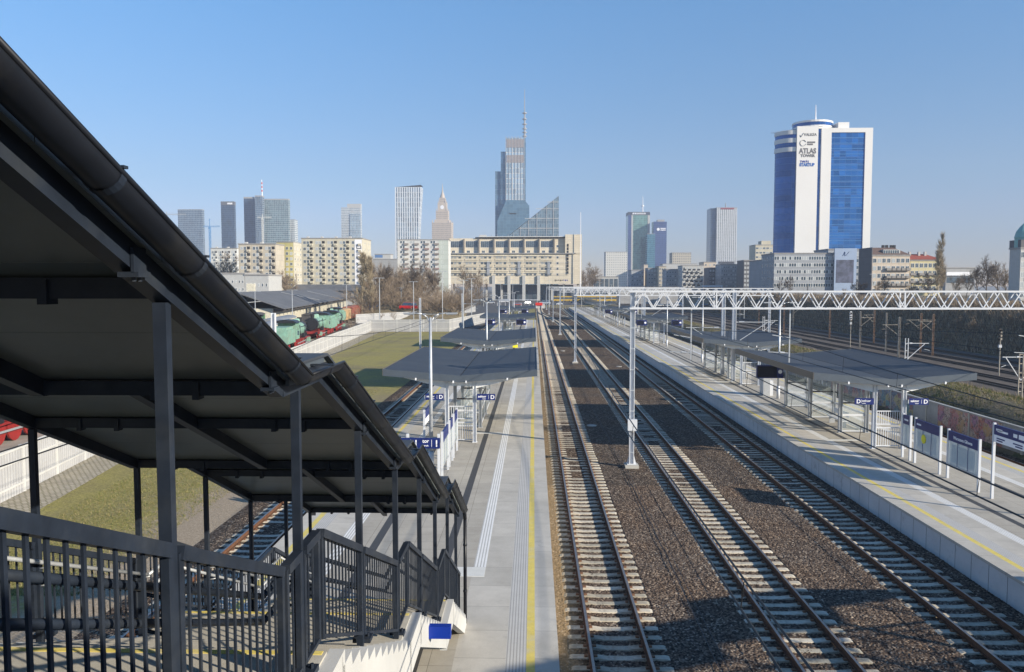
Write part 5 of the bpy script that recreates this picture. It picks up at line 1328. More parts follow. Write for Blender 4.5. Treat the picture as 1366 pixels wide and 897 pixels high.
# tallest tower
VY = 1250; s = AtY(713, 382, VY)[0]-AtY(712, 382, VY)[0]; x0v = AtY(660, 382, VY)[0]
def vx(q): return AtY(q, 382, VY)[0]-x0v
def vz(q): return AtY(690, q, VY)[2]
t = thing("skyscraper", "tallest stepped glass skyscraper with a long mast", "skyscraper", (x0v, VY, 0))
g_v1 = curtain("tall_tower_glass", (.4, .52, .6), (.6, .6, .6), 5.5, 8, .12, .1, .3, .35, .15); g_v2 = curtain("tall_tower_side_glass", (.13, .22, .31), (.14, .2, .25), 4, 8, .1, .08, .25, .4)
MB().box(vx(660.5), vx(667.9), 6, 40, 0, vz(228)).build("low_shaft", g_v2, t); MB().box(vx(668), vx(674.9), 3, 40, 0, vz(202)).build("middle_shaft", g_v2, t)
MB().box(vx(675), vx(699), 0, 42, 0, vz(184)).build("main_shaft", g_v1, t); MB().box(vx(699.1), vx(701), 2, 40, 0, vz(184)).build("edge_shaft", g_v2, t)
MB().box(vx(676), vx(698.5), -.5, -.05, vz(197), vz(186)).build("crown_panel", M("crown_panel", (.28, .25, .25), .6), t); MB().box(vx(676), vx(698.5), -.5, -.05, vz(217), vz(207)).build("plant_floor_panel", MATS["crown_panel"], t)
b = MB(); b.prismY([(vx(664), 0), (vx(706), 0), (vx(706), vz(276)), (vx(700), vz(269)), (vx(676), vz(268)), (vx(664), vz(296))], -14, -2); b.build("lower_glass_block", curtain("lower_block_glass", (.14, .24, .32), (.12, .2, .26), 5, 5, .05, .05, .12, .4), t)
MB().box(vx(680), vx(689), -14.3, -14.05, vz(287), vz(285.5)).build("facade_sign", m_dark, t)
for i in range(7):
    f = i/6; q = vx(675)+(vx(699)-vx(675))*f; MB().box(q-.4, q+.4, -.8, -.55, vz(268), vz(182)).build("mullion", p_grey, t)
xm = vx(699.5); b = MB(); b.tube((xm, 10, vz(184)), (xm, 10, vz(150)), 1.7, 1.2, 6); b.tube((xm, 10, vz(150)), (xm, 10, vz(117)), .8, .35, 6); b.build("mast", p_grey, t)
for q in (150, 158, 165, 171, 176, 181): MB().tube((xm, 10, vz(q)), (xm, 10, vz(q)+1.5), 3.4, n=8).build("mast_ring", p_grey, t)
# sloped glass wedge
WY = 1100; xw = AtY(680, 382, WY)[0]
t = thing("office_building", "glass office wedge with a roof slanting up to the right", "building", (xw, WY, 0)); wx = lambda q: AtY(q, 382, WY)[0]-xw; wz = lambda q: AtY(700, q, WY)[2]
b = MB(); b.prismY([(wx(680), 0), (wx(745), 0), (wx(745), wz(262)), (wx(680), wz(314))], 0, 35); b.build("facade", curtain("wedge_glass", (.15, .22, .27), (.3, .35, .38), 2.4, 4.5, .12, .06, .3, .35), t)
for i, (a, c, z) in enumerate(((692, 745, 305), (700, 745, 292), (715, 745, 279), (730, 745, 270))): MB().box(wx(a), wx(c)-.2, -.5, -.05, wz(z)-.3, wz(z)+.5).build("floor_band", m_whitec, t)
for a, z in ((694, 303), (705, 294), (716, 285), (729, 275), (738, 267)): MB().box(wx(a)-.3, wx(a)+.3, -.8, -.55, 0, wz(z)).build("fin", m_whitec, t)
MB().add([(wx(679.5), -.5, wz(314)+.3), (wx(745), -.5, wz(262)+.3), (wx(745), 35, wz(262)+.3), (wx(679.5), 35, wz(314)+.3)], [(0,1,2,3)]).build("roof", p_grey, t)
# right hand group
t, w_, h = tower("green glass tower with white corner strips and an antenna", 838, 867, 283, 1500, 34, g_teal, cap=6, rm=M("dark_sign_band", (.06, .07, .1), .5))
MB().box(w_/2-4, w_/2, -.6, -.25, 0, h-6.05).build("corner_strip", m_whitec, t); MB().box(-w_/2, -w_/2+6, -.6, -.25, 0, h-6.05).build("dark_edge", g_navy, t); MB().box(-w_/2+6.1, -w_/2+9, -.6, -.25, 0, h-6.05).build("corner_strip", m_whitec, t)
for q in range(7): MB().box(-w_*.3+q*w_*.09, -w_*.3+q*w_*.09+2.2, -.6, -.25, h-4.5, h-1.5).build("sign_letter", m_letter, t)
MB().tube((w_*.2, 10, h), (w_*.2, 10, h+30), 1.1, .4, 6).build("antenna", m_letter, t); MB().tube((w_*.2, 10, h+11), (w_*.2, 10, h+13), 2.6, n=8).build("antenna_ring", m_letter, t)
t, w_, h = tower("navy blue glass tower with a round white logo", 872, 889.5, 296, 1480, 24, g_navy, cap=1.5, rm=g_navy); MB().tube((-w_*.15, -.3, h-14), (-w_*.15, -.6, h-14), 2.8, n=14).build("round_logo", m_letter, t)
for i in range(2): MB().box(w_*.02, w_*.42, -.6, -.3, h-13.2-i*3, h-11.6-i*3).build("sign_line", m_letter, t)
MB().box(-w_*.2, w_*.35, 3, 14, h, h+4).build("plant_room", p_grey, t)
tower("lower teal glass annex between the green tower and the navy tower", 863.5, 874, 312, 1450, 20, curtain("teal_band_glass", (.05, .16, .24), (.1, .24, .32), 3, 3.6, .05, .25, .2, .3))
t, w_, h = tower("tall pale tower with vertical ribs right of the navy tower", 956, 983.5, 277, 1450, 34, curtain("ribbed_tower", (.2, .23, .26), (.6, .61, .62), 3.4, 5.2, .5, .05, .2, .2, .4)); MB().box(-w_/2-10, -w_/2-.05, 4, 34, 0, h-1).build("side_wing", g_dark, t)
MB().box(-w_*.36, w_*.4, -.6, -.1, h*.33, h*.33+4).build("louvre_band", m_dark, t); MB().box(-w_*.3, w_*.35, -.6, -.25, h-3.4, h-.6).build("sign_band", M("sign_maroon", (.25, .05, .06), .5), t); MB().tube((0, 10, h), (0, 10, h+9), 1.2, .6, 6).build("antenna", p_grey, t)
tower("wide white office block left of the green tower", 808, 837, 336, 1150, 24, curtain("white_ribbed", (.35, .36, .35), (.62, .61, .57), 3, 3.4, .5, .5, .1, 0, .7))
tower("beige gridded office block with roof aerials between the towers", 897, 922, 337, 1100, 24, curtain("beige_grid", (.22, .21, .2), (.5, .46, .38), 2.6, 3.4, .45, .4, .1, 0, .7))
# --- the big blue and white tower
AYY = 470; ax0 = AtY(1031, 382, AYY)[0]; ax = lambda q: AtY(q, 382, AYY)[0]-ax0; az = lambda q: AtY(1090, q, AYY)[2]-4.5
t = thing("skyscraper", "big white and blue office tower with a round rooftop drum and the words ATLAS TOWER", "skyscraper", (ax0, AYY, 4.5))
m_aw = M("white_cladding", (.72, .71, .69), .5, 0, .05, .03)
b = MB(); r = ax(1058); RW = 9.3; b.lathe([(RW, 0), (RW, az(202))], (r, RW+.3), 20, a0=math.pi, a1=math.pi*1.5); b.build("curved_glass_wing", g_atlas2, t)
for i, (za, zb_, m) in enumerate(((202, 196, m_aw), (196, 190, g_atlas2), (190, 184, m_aw), (184, 179, g_atlas2), (179, 173.5, m_aw))):
    b = MB(); rr_ = RW + (.5 if i % 2 == 0 else .1); b.lathe([(rr_, az(za)), (rr_, az(zb_))], (r, RW+.3), 20, a0=math.pi, a1=math.pi*1.5); b.lathe([(rr_, az(za)), (RW-3, az(za))], (r, RW+.3), 20, a0=math.pi, a1=math.pi*1.5); b.build("curved_band", m, t)
MB().box(9.4, r, 6, 28, 0, az(174)).build("rear_block", g_atlas2, t)
MB().box(ax(1054.5), ax(1058)-.02, .6, 3, 0, az(172)).build("grey_pilaster", M("grey_cladding", (.36, .38, .42), .6), t)
MB().box(ax(1058), ax(1086), -1.2, 20, 0, az(169)).build("white_slab", m_aw, t)
MB().box(ax(1086)+.02, ax(1091.5)-.02, 1.2, 20, 0, az(172)).build("recessed_glass_strip", g_atlas2, t)
AW0, AW1 = ax(1091.5), ax(1159); GA, GB = ax(1104.5), ax(1149); ZT = az(171); ZG = az(177)
MB().box(AW0, GA, 0, 24, 0, ZT).build("white_frame", m_aw, t); MB().box(GB, AW1, 0, 24, 0, ZT).build("white_frame", m_aw, t); MB().box(GA+.01, GB-.01, 0, 24, ZG, ZT).build("white_frame", m_aw, t)
MB().box(GA+.01, GB-.01, .5, 23, 0, ZG-.01).build("blue_glass_wall", g_atlas, t)
for i in range(1, 30): MB().box(GA+.01, GB-.01, .42, .5, i*ZG/30, i*ZG/30+.35).build("floor_line", M("floor_line", (.08, .22, .45), .3, .4), t)
dx = (ax(1062)+ax(1115))/2; dr_ = (ax(1115)-ax(1062))/2
for nm, r0, za, zb_, m in (("drum_base", .96, 171, 168.5, m_aw), ("drum_ring", 1.0, 168.5, 166, m_aw), ("drum_glass", .985, 166, 161.5, g_atlas2), ("drum_cap", 1.0, 161.5, 159, m_aw)):
    b = MB(); b.lathe([(dr_*r0, az(za)), (dr_*r0, az(zb_))], (dx, dr_+1), 32); b.build(nm, m, t)
MB().box(ax(1115.5), ax(1130), 3, 16, ZT+.01, az(162)).build("plant_room", m_aw, t)
MB().tube((ax(1089), 8, az(159)), (ax(1089), 8, az(136)), .5, .15, 6).build("antenna", m_letter, t)
for i in range(16): MB().box(ax(1032+i*1.6), ax(1032.5+i*1.6), 8-.5*i+2 if i < 12 else 3, 8-.5*i+2.3 if i < 12 else 3.3, az(174), az(171.5)).build("roof_railing", m_galv, t)
dg = M("dark_grey_lettering", (.13, .13, .14), .6); yl = -1.25
text("ATLAS", 4.1, dg, t, (ax(1061.2), yl, az(205.2)), ext=.05, fit=ax(1084)-ax(1061.2), bold=.04); text("TOWER", 2.1, dg, t, (ax(1063), yl, az(210)), ext=.05, fit=ax(1082.5)-ax(1063), bold=.05)
text("VALKEA", 2.2, dg, t, (ax(1067), yl, az(182)), ext=.05, fit=ax(1084)-ax(1067)); b = MB(); b.beam((ax(1062), yl, az(181)), (ax(1063.4), yl, az(183.5)), .1, .5, up=(0, 1, 0)); b.beam((ax(1063.4), yl, az(183.5)), (ax(1066.5), yl, az(178)), .1, .5, up=(0, 1, 0)); b.build("check_mark", dg, t)
b = MB(); pv = None
for i in range(15): a = R(20+i*23); p = (ax(1066)+1.7*math.cos(a), yl, az(191.5)+1.7*math.sin(a)); pv and b.beam(pv, p, .1, .45, up=(0, 1, 0)); pv = p
b.build("ring_logo", dg, t)
for i, z in enumerate((190.5, 193.3)): MB().box(ax(1071.5), ax(1082-i*3), yl-.05, yl, az(z)-.45, az(z)+.45).build("sign_line", dg, t)
text("TWÓJ", 1.7, m_brblue, t, (ax(1062.5), yl, az(217.6)), ext=.05, fit=ax(1074)-ax(1062.5), bold=.05); text("STARTUP", 2.4, M("logo_blue", (.03, .12, .4), .5), t, (ax(1062), yl, az(222.3)), ext=.05, fit=ax(1082)-ax(1062), bold=.06)
# --- buildings along the right side
def rblock(label, pa, pb, pyt, Y, depth, m, cols, rows, ww=1.3, wh=1.4, z0=4.5, left=0, split=2, fh=3.0, name="apartment_building", gm=None):
    t, w_, h = block(label, pa, pb, pyt, Y, depth, m, z0, name)
    if rows: windows(t, [(-w_/2+w_*(i+.5)/cols, h-1.0-fh*(j+1)+.9) for j in range(rows) for i in range(cols) if h-1.0-fh*(j+1) > 0], ww, wh, split, gm=gm)
    if left: windows(t, [(depth*(i+.5)/left, h-1.0-fh*(j+1)+.9) for j in range(rows) for i in range(left) if h-1.0-fh*(j+1) > 0], ww, wh, split, side=-w_/2)
    return t, w_, h
t, w_, h = rblock("long grey office building with window bands at the foot of the blue tower", 1033, 1112, 337.5, 395, 22, p_bluegrey, 24, 5, 1.0, 1.5, fh=3.3, split=1, name="office_building", left=5)
t, w_, h = rblock("higher grey end of the long office building behind the billboard", 1105, 1151, 332, 398, 20, p_bluegrey, 10, 6, 1.2, 1.6, fh=3.3, split=1, name="office_building")
t = thing("billboard", "tall pale blue advertising banner with a dark street picture on the grey office building", "billboard", (AtY(1127, 382, 393)[0], 393, 4.5)); hb = (AtY(1142, 382, 393)[0]-AtY(1112.7, 382, 393)[0])/2; zb0, zb1 = 0, AtY(1127, 331.5, 393)[2]-4.5
MB().box(-hb, hb, -.15, .15, zb0, zb1).build("banner", M("banner_blue", (.3, .38, .52), .7), t); MB().box(-hb*.85, hb*.75, -.2, -.153, zb1*.28, zb1*.76).build("picture", M("banner_picture", (.08, .09, .14), .5, 0, .25, .8), t)
b = MB(); b.beam((-1.4, -.18, zb1*.84), (-.4, -.18, zb1*.93), .05, .35, up=(0, 1, 0)); b.beam((-.4, -.18, zb1*.93), (-.4, -.18, zb1*.84), .05, .35, up=(0, 1, 0)); b.beam((0, -.18, zb1*.84), (1.6, -.18, zb1*.93), .05, .3, up=(0, 1, 0)); b.build("script_mark", m_blue, t)
for s in (-1, 1): MB().box(s*hb-.15, s*hb+.15, .16, .4, 0, zb1).build("frame_post", m_galv, t)
# brown roofed tenement
t, w_, h = rblock("cream tenement with a brown mansard roof, balconies and a dark side wall", 1164, 1214, 340, 330, 13, p_pink, 8, 5, 1.25, 1.6, fh=3.1)
MB().box(-w_/2-.3, -w_/2-.003, 0, 13, 0, h+3).build("dark_side_wall", p_dark, t)
b = MB(); hh = AtY(1180, 330, 330)[2]-4.5; b.add([(-w_/2, -.3, h), (w_/2, -.3, h), (w_/2, 13, h), (-w_/2, 13, h), (-w_/2, 4, hh), (w_/2-5, 4, hh), (w_/2-5, 9, hh), (-w_/2, 9, hh)], [(0,1,5,4),(1,2,6,5),(2,3,7,6),(3,0,4,7),(4,5,6,7)]); b.build("mansard_roof", M("brown_tiles", (.13, .085, .07), .8, 0, 1, .2), t)
MB().box(-w_*.2, w_*.25, .5, 4.5, h+.3, h+2.1).build("dormer", m_whitec, t)
for i in range(7): MB().box(-w_*.18+i*w_*.06, -w_*.15+i*w_*.06, .4, .5, h+.6, h+1.8).build("dormer_window", m_winglass, t)
for x in (-w_*.1, .0, w_*.12, w_*.2): MB().box(x, x+.9, 5, 6, hh-.3, hh+1.1).build("chimney", m_dark, t)
for i in range(3, 8):
    for j in range(4): x = -w_/2+w_*(i+.5)/8; z = h-1.0-3.1*(j+2)+.75; MB().box(x-1.1, x+1.1, -1.1, -.1, z, z+.95).build("balcony", M("balcony_grey", (.28, .26, .24), .7), t)
t, w_, h = rblock("yellow tenement with a red tiled roof and small balconies", 1214.5, 1256, 346.5, 331, 13, panelm("pale_yellow_render", (.6, .53, .32)), 7, 5, 1.2, 1.6, fh=3.1)
hh = AtY(1180, 338.5, 331)[2]-4.5; b = MB(); b.add([(-w_/2-.3, -.4, h), (w_/2+.4, -.4, h), (w_/2+.4, 13.4, h), (-w_/2-.3, 13.4, h), (-w_/2, 6, hh), (w_/2-4, 6, hh), (w_/2-4, 7, hh), (-w_/2, 7, hh)], [(0,1,5,4),(1,2,6,5),(2,3,7,6),(3,0,4,7),(4,5,6,7)]); b.build("tiled_roof", M("red_tiles", (.3, .07, .045), .8, 0, 1, .2), t)
for x in (-w_*.4, -w_*.1, w_*.1): MB().box(x, x+.8, 4, 5, hh-1.2, hh+.9).build("chimney", m_whitec, t)
for i in range(0, 7, 1):
    for j in range(4): x = -w_/2+w_*(i+.5)/7; z = h-1.0-3.1*(j+2)+.75; i % 2 == 0 and MB().box(x-1.1, x+1.1, -1.1, -.1, z, z+.95).build("balcony", MATS["balcony_grey"], t)
t, w_, h = rblock("low grey building with a white roof band among trees right of the poplar", 1262, 1301, 357, 420, 20, p_grey, 0, 0, name="office_building"); MB().box(-w_/2, w_*.38, -.8, -.26, h-4.2, h-2.4).build("white_band", m_letter, t); MB().box(-w_/2+.5, w_/2-.5, -.06, -.003, h-8, h-5).build("window_band", m_winglass, t)
# corner building with the dome
t, w_, h = rblock("white corner building with a green dome cut by the right edge of the view", 1362, 1404, 330, 262, 6, m_whitec, 8, 5, 1.0, 1.7, fh=3.2); MB().box(-w_/2-.2, w_/2, -.3, 6, h, h+2.4).build("dark_mansard", p_dark, t)
cxd = -w_/2+2.2; b = MB(); b.lathe([(2.6, h), (2.6, AtY(1, 320, 262)[2]-4.5), (2.75, AtY(1, 319, 262)[2]-4.5), (2.2, AtY(1, 311, 262)[2]-4.5), (1.2, AtY(1, 305, 262)[2]-4.5), (.1, AtY(1, 300, 262)[2]-4.5)], (cxd, 2.4), 16); b.build("dome", M("copper_green", (.2, .42, .4), .5), t)
MB().box(-w_/2+1.5, -w_/2+2.8, -.14, -.1, h*.35, h-1).build("vertical_banner", m_brblue, t)
t, w_, h = rblock("beige flat block just left of the blue tower", 1008, 1031, 326.5, 620, 18, p_cream, 5, 8, 1.8, 1.3, fh=3.4); MB().box(-w_*.1, w_*.45, 3, 12, h, h+3).build("plant_room", p_cream, t)
rblock("pale blue grey house wall left of the long grey office", 1019.5, 1032.5, 346, 440, 30, p_bluegrey, 3, 4, .9, 1.3, left=0)
rblock("dark block with rows of light windows left of the pale blue wall", 992.5, 1019, 347, 600, 20, p_dark, 7, 8, 1.2, 1.4, fh=3.2, gm=m_winlight)
rblock("wide grey blue block with many small windows", 962, 992, 352.5, 640, 20, p_bluegrey, 10, 8, .9, 1.2, fh=3.0, left=4)
rblock("dark narrow block beside the pinkish house", 946, 961.5, 357, 660, 20, p_dark, 4, 6, 1.2, 1.3, fh=3.2)
rblock("pinkish beige house behind the white balconied block", 939, 955.5, 349.5, 690, 20, p_pink, 3, 8, 1.2, 1.3, fh=3.2)
t, w_, h = rblock("white apartment block with square balconies in the middle of the right street row", 910.5, 939, 354, 620, 20, m_whitec, 6, 6, 1.4, 1.3, fh=3.0, left=3)
for i in range(4):
    for j in range(5): x = -w_/2+w_*(i+.5+.5*(j % 2))/4.6; z = h-3-3*(j+1)+1.8; MB().box(x-1.2, x+1.2, -1.2, -.1, z-1, z).build("balcony", m_whitec, t); MB().box(x-1.1, x+1.1, -.12, -.1, z, z+1.3).build("painted_balcony_shade", m_dark, t)  # dark sheet above each balcony front is painted-in shade
rblock("dark blue grey block left of the white balconied one", 889, 910, 359, 640, 20, p_bluegrey, 6, 5, 1.0, 1.3, fh=3.2, left=3)
rblock("beige house with three window columns in the right street row", 879, 888.5, 355, 680, 20, p_beige, 3, 6, 1.1, 1.4, fh=3.3)
rblock("grey block with a beige roof edge in the right street row", 864.5, 879, 357.5, 690, 18, p_grey, 4, 6, 1.1, 1.4, fh=3.3)
rblock("slim beige gable beside the grey block in the right street row", 859, 864.3, 353, 720, 18, p_pink, 0, 0)
rblock("dark grey block at the left end of the right street row", 842, 859, 360, 700, 22, p_bluegrey, 5, 4, 1.1, 1.3, fh=3.3, left=4)
rblock("far white slab behind the left end of the right street row", 884, 930, 352, 900, 20, m_whitec, 0, 0)
t, w_, h = rblock("low white pavilion with square piers beyond the right platform", 794, 825, 369, 640, 20, m_whitec, 0, 0, z0=2.5, name="station_building")
for i in range(5): x = -w_/2+w_*(i+.5)/5; MB().box(x-1.4, x+1.4, -.2, -.1, .5, h-2).build("opening", m_winglass, t)
rblock("low grey station roof beyond the end of the platforms", 826, 905, 383, 500, 10, p_grey, 0, 0, z0=.5, name="station_building")
# cranes
def crane(label, px, pyt, pj0, pj1, pyj, Y, c):
    x, _, zt = AtY(px, pyt, Y); s = AtY(px+1, 382, Y)[0]-AtY(px, 382, Y)[0]; t = thing("tower_crane", label, "crane", (x, Y, 0)); m = M("crane_paint_"+label[:4], c, .6); zj = AtY(px, pyj, Y)[2]
    b = MB(); w_ = 1.1
    for sx in (-1, 1):
        for sy in (-1, 1): b.beam((sx*w_, sy*w_, 0), (sx*w_, sy*w_, zj), .45, .45)
    z = 0; k = 1
    while z < zj-4:
        for sy in (-w_, w_): b.beam((-w_*k, sy, z), (w_*k, sy, z+4), .3, .3)
        z += 4; k = -k
    b.build("mast", m, t); b = MB()
    for dz in (0, 1.6): b.beam(((pj0-px)*s, 0, zj+dz), ((pj1-px)*s, 0, zj+dz+(0)), .4, .4)
    n = 12
    for i in range(n): a, c_ = (pj0-px)*s+(pj1-pj0)*s*i/n, (pj0-px)*s+(pj1-pj0)*s*(i+1)/n; b.beam((a, 0, zj), ((a+c_)/2, 0, zj+1.6), .25, .25); b.beam(((a+c_)/2, 0, zj+1.6), (c_, 0, zj), .25, .25)
    b.build("jib", m, t); b = MB(); b.beam((0, 0, zj), (0, 0, zt), .8, .8); b.beam((0, 0, zt), ((pj1-px)*s*.8, 0, zj+1.6), .15, .15); b.beam((0, 0, zt), ((pj0-px)*s*.8, 0, zj+1.6), .15, .15); b.build("tower_head", m, t)
    MB().box(-1.2, 1.2, -2.4, -1.2, zj-3, zj-.3).build("cab", m, t)
crane("blue tower crane between the two left glass towers", 279.5, 292, 271, 293, 303, 1200, (.08, .25, .5))
crane("grey tower crane whose jib reaches in front of the left glass tower", 222, 283, 214, 248, 287, 1300, (.35, .36, .36))
crane("pale crane in front of the wide glass tower pair", 350, 286, 343, 362, 291, 1300, (.6, .6, .55))
# street lamps on the right side
for i, (px, pt, Yy) in enumerate(((1084, 360, 330), (1041, 367, 340), (1300, 376, 300), (1164, 366, 300), (1030, 380, 500))):
    x, _, z = AtY(px, pt, Yy); o = dup(lm, (x, Yy, 4.5), 0, "slim street lamp above the yard, %s" % ("before the billboard building", "left of the long grey office front", "in front of the trees right of the poplar", "in front of the dark side wall", "near the pale blue wall")[i], "street lamps above the yard"); o.scale = (1, 1, (z-4.5)/9.5)
t = thing("portal_sign", "white portal frame on the street in front of the white balconied block", "road sign", (AtY(950, 382, 430)[0], 430, 4.5)); MB().box(-5.5, 5.6, -.2, .2, 4.5, 5.4).build("beam", m_white, t); MB().box(5.0, 5.4, -.2, .2, -2, 4.5).build("post", m_white, t)
# ---------------------------------------------------------------- bare trees, scrub, haze
m_bark = M("grey_brown_bark", (.12, .1, .075), .9, 0, 2, .3); m_twig = M("brown_twigs", (.24, .185, .13), .9, 0, 1, .25); m_twigp = M("pale_poplar_twigs", (.34, .28, .19), .9, 0, 1, .2); m_twigd = M("dark_twigs", (.11, .085, .065), .9, 0, 1, .3)
def tree_mesh(seed, h, kind="round", twig=m_twig, dens=1.0):
    rr = random.Random(seed); tr = MB(); cr = MB()
    def rv(): return Vector((rr.gauss(0, 1), rr.gauss(0, 1), rr.gauss(0, 1))).normalized()
    def limb(b, p, d, L, r0, r1, n, wob, up=.0, sides=5):
        pts = [p.copy()]
        for i in range(n):
            d = (d + rv()*wob + Vector((0, 0, up))).normalized(); q = pts[-1] + d*(L/n)
            b.tube(pts[-1], q, r0+(r1-r0)*i/n, r0+(r1-r0)*(i+1)/n, n=sides, caps=False); pts.append(q)
        return pts
    def at(pts, f): f *= len(pts)-1; i = min(int(f), len(pts)-2); return pts[i].lerp(pts[i+1], f-i), (pts[i+1]-pts[i]).normalized()
    def side(d, sp):
        v = rv(); v = (v - d*v.dot(d)).normalized(); return (d*math.cos(sp) + v*math.sin(sp)).normalized()
    def spray(pts, n, L, f0=.15):
        for i in range(n):
            p, d = at(pts, f0+(1-f0)*rr.random()); e = side(d, rr.uniform(.3, .9)); e = (e+Vector((0, 0, .25))).normalized(); l = L*rr.uniform(.5, 1.2)
            m = p+e*l*.5; q = m+(e+rv()*.35).normalized()*l*.5; cr.tube(p, m, h*.0015, h*.0012, n=3, caps=False); cr.tube(m, q, h*.0012, h*.0006, n=3, caps=False)
    if kind == "poplar":
        T = limb(tr, Vector((0, 0, -.1)), Vector((0, 0, 1)), h, h*.016, h*.003, 9, .03, .05, 6)
        for i in range(int(34*dens)):
            f = rr.uniform(.12, .95); p, d = at(T, f); L = h*.3*(1-f*.75)*rr.uniform(.7, 1.1)
            B1 = limb(cr, p, side(d, rr.uniform(.22, .42)), L, h*.005*(1.2-f), h*.0012, 4, .08, .12, 3); spray(B1, 34, h*.085)
            for k in range(2): p2, d2 = at(B1, rr.uniform(.2, .8)); B2 = limb(cr, p2, side(d2, .35), L*.5, h*.002, h*.001, 3, .1, .1, 3); spray(B2, 14, h*.06)
    elif kind == "shrub":
        tr.tube((0, 0, -.1), (0, 0, h*.12), h*.02, n=5)
        for i in range(11):
            a = rr.uniform(0, 6.28); B1 = limb(cr, Vector((rr.uniform(-.3, .3), rr.uniform(-.3, .3), 0)), Vector((math.cos(a)*.6, math.sin(a)*.6, 1)).normalized(), h*rr.uniform(.6, .95), h*.006, h*.002, 4, .15, .0, 3)
            for k in range(4): p2, d2 = at(B1, rr.uniform(.15, .9)); B2 = limb(cr, p2, side(d2, .6), h*.4*rr.uniform(.6, 1), h*.003, h*.0012, 3, .2, .1, 3); spray(B2, 16, h*.15)
    else:
        T = limb(tr, Vector((0, 0, -.1)), Vector((0, 0, 1)), h*.72, h*.018, h*.006, 6, .08, .05, 6)
        for i in range(int(13*dens)):
            f = rr.uniform(.25, 1); p, d = at(T, f); L = h*(.46-.16*f)*rr.uniform(.75, 1.15)
            B1 = limb(cr, p, side(d, rr.uniform(.45, 1.0)), L, h*.008, h*.003, 5, .14, .1, 4)
            for k in range(6):
                p2, d2 = at(B1, rr.uniform(.2, 1)); B2 = limb(cr, p2, side(d2, rr.uniform(.4, .9)), L*.5*rr.uniform(.6, 1.1), h*.0035, h*.0015, 4, .16, .08, 3); spray(B2, 17, h*.09, .0)
                p3, d3 = at(B2, .6); B3 = limb(cr, p3, side(d3, .6), L*.3, h*.002, h*.001, 3, .2, .05, 3); spray(B3, 8, h*.08, .0)
    return tr.mesh("trunk", m_bark if kind != "poplar" else m_twigp), cr.mesh("crown", twig)
TV = {"round": [tree_mesh(s, 10, "round") for s in (1, 2, 3, 4)], "poplar": [tree_mesh(s, 10, "poplar", m_twigp, 1.0) for s in (11, 12)],
      "shrub": [tree_mesh(s, 4, "shrub", m_twig) for s in (21, 22, 23)], "dark": [tree_mesh(s, 10, "round", m_twigd) for s in (31, 32)]}
rt = random.Random(5)
def tree(label, x, y, z, h, kind="round", group=None, name="bare_tree", sx=1.0, cat="tree"):
    t = thing(name, label, cat, (x, y, z), rt.uniform(0, 6.28), group); tm, cm = rt.choice(TV[kind]); s = h/(4 if kind == "shrub" else 10)
    mobj("trunk", tm, t); mobj("crown", cm, t); t.scale = (s*sx, s*sx, s); return t
def tpx(label, px, pyt, Y, z0, kind="round", group=None, name="bare_tree", sx=1.0):
    x, _, z = AtY(px, pyt, Y); return tree(label, x, Y, z0, z-z0, kind, group, name, sx)
gt_ = "bare trees of the thicket left of the beige building"
THL = "one of the tangled leafless brown trees in the thicket left of the beige building"
for px, pt, Y in ((500, 352, 238), (508, 356, 250), (516, 357, 262), (524, 360, 250), (532, 362, 270), (540, 358, 290), (548, 362, 262), (556, 358, 300), (563, 365, 275), (571, 362, 310), (580, 366, 300), (514, 365, 300), (530, 355, 330), (546, 356, 340), (574, 352, 350), (552, 372, 245), (536, 372, 240), (520, 374, 235)):
    tpx(THL, px, pt, Y, GZ + (1.5 if px > 515 else 0), "round" if rt.random() < .75 else "dark", gt_, sx=.85)
for px, pt in ((482, 340), (490, 345), (496, 352)): tpx("tall pale leafless poplar rising at the %s of the group before the banner block" % {482: "left", 490: "middle", 496: "right"}[px], px, pt, 232 if px != 490 else 240, GZ, "poplar", "pale poplars before the banner block", "poplar_tree", 1.2)
for px, pt, Y, lab in ((377, 362, 330, "bare yellowish tree before the yellow block"), (387, 366, 320, "small bare tree in front of the right edge of the yellow block"), (300, 336, 420, "large leafless tree before the far white block"), (333, 345, 430, "leafless tree before the cream panel block"), (622, 356, 420, "thin leafless tree before the left stilts of the beige building"), (640, 362, 400, "small leafless tree by the road under the beige building"), (786, 352, 640, "hazy bare tree right of the beige building's end"), (779, 360, 600, "smaller bare tree at the right foot of the beige building"), (792, 362, 620, "round bare tree beside the white pavilion")): tpx(lab, px, pt, Y, 0, "round", None)
for i, (px, pt, Y) in enumerate(((1258, 315, 300), (1253, 336, 298), (1318, 350, 300), (1332, 352, 310), (1306, 358, 320), (1344, 360, 290), (1290, 366, 310), (1275, 370, 300), (1240, 368, 290), (1170, 376, 280), (1180, 372, 285), (1215, 378, 280), (1150, 378, 290))):
    tpx("%s, above the yard" % ("very tall narrow poplar beside the yellow tenement", "thin leafless tree just left of the tall poplar", "big rounded leafless tree right of the low white banded building", "leafless tree behind the big rounded one", "leafless tree left of the big rounded one", "leafless tree next to the domed corner building", "small tree before the low white banded building", "small leafless tree just right of the tall poplar", "small bush like tree before the yellow tenement", "leafless tree before the brown roofed tenement", "second leafless tree before the brown roofed tenement", "low leafless tree between the two tenements", "low leafless tree below the dark side wall")[i], px, pt, Y, 4.5, "poplar" if i < 2 else ("round" if i % 2 else "dark"), None, "poplar_tree" if i < 2 else "bare_tree", .9 if i == 0 else 1.15)
tpx("leafless tree cut by the lower banner front at the grey office", 1140, 377, 290, 4.5, "dark")
tpx("reddish brown tree mass before the long grey office", 1052, 372, 340, 4.5, "dark"); tpx("second reddish brown tree before the long grey office", 1040, 376, 345, 4.5, "dark")
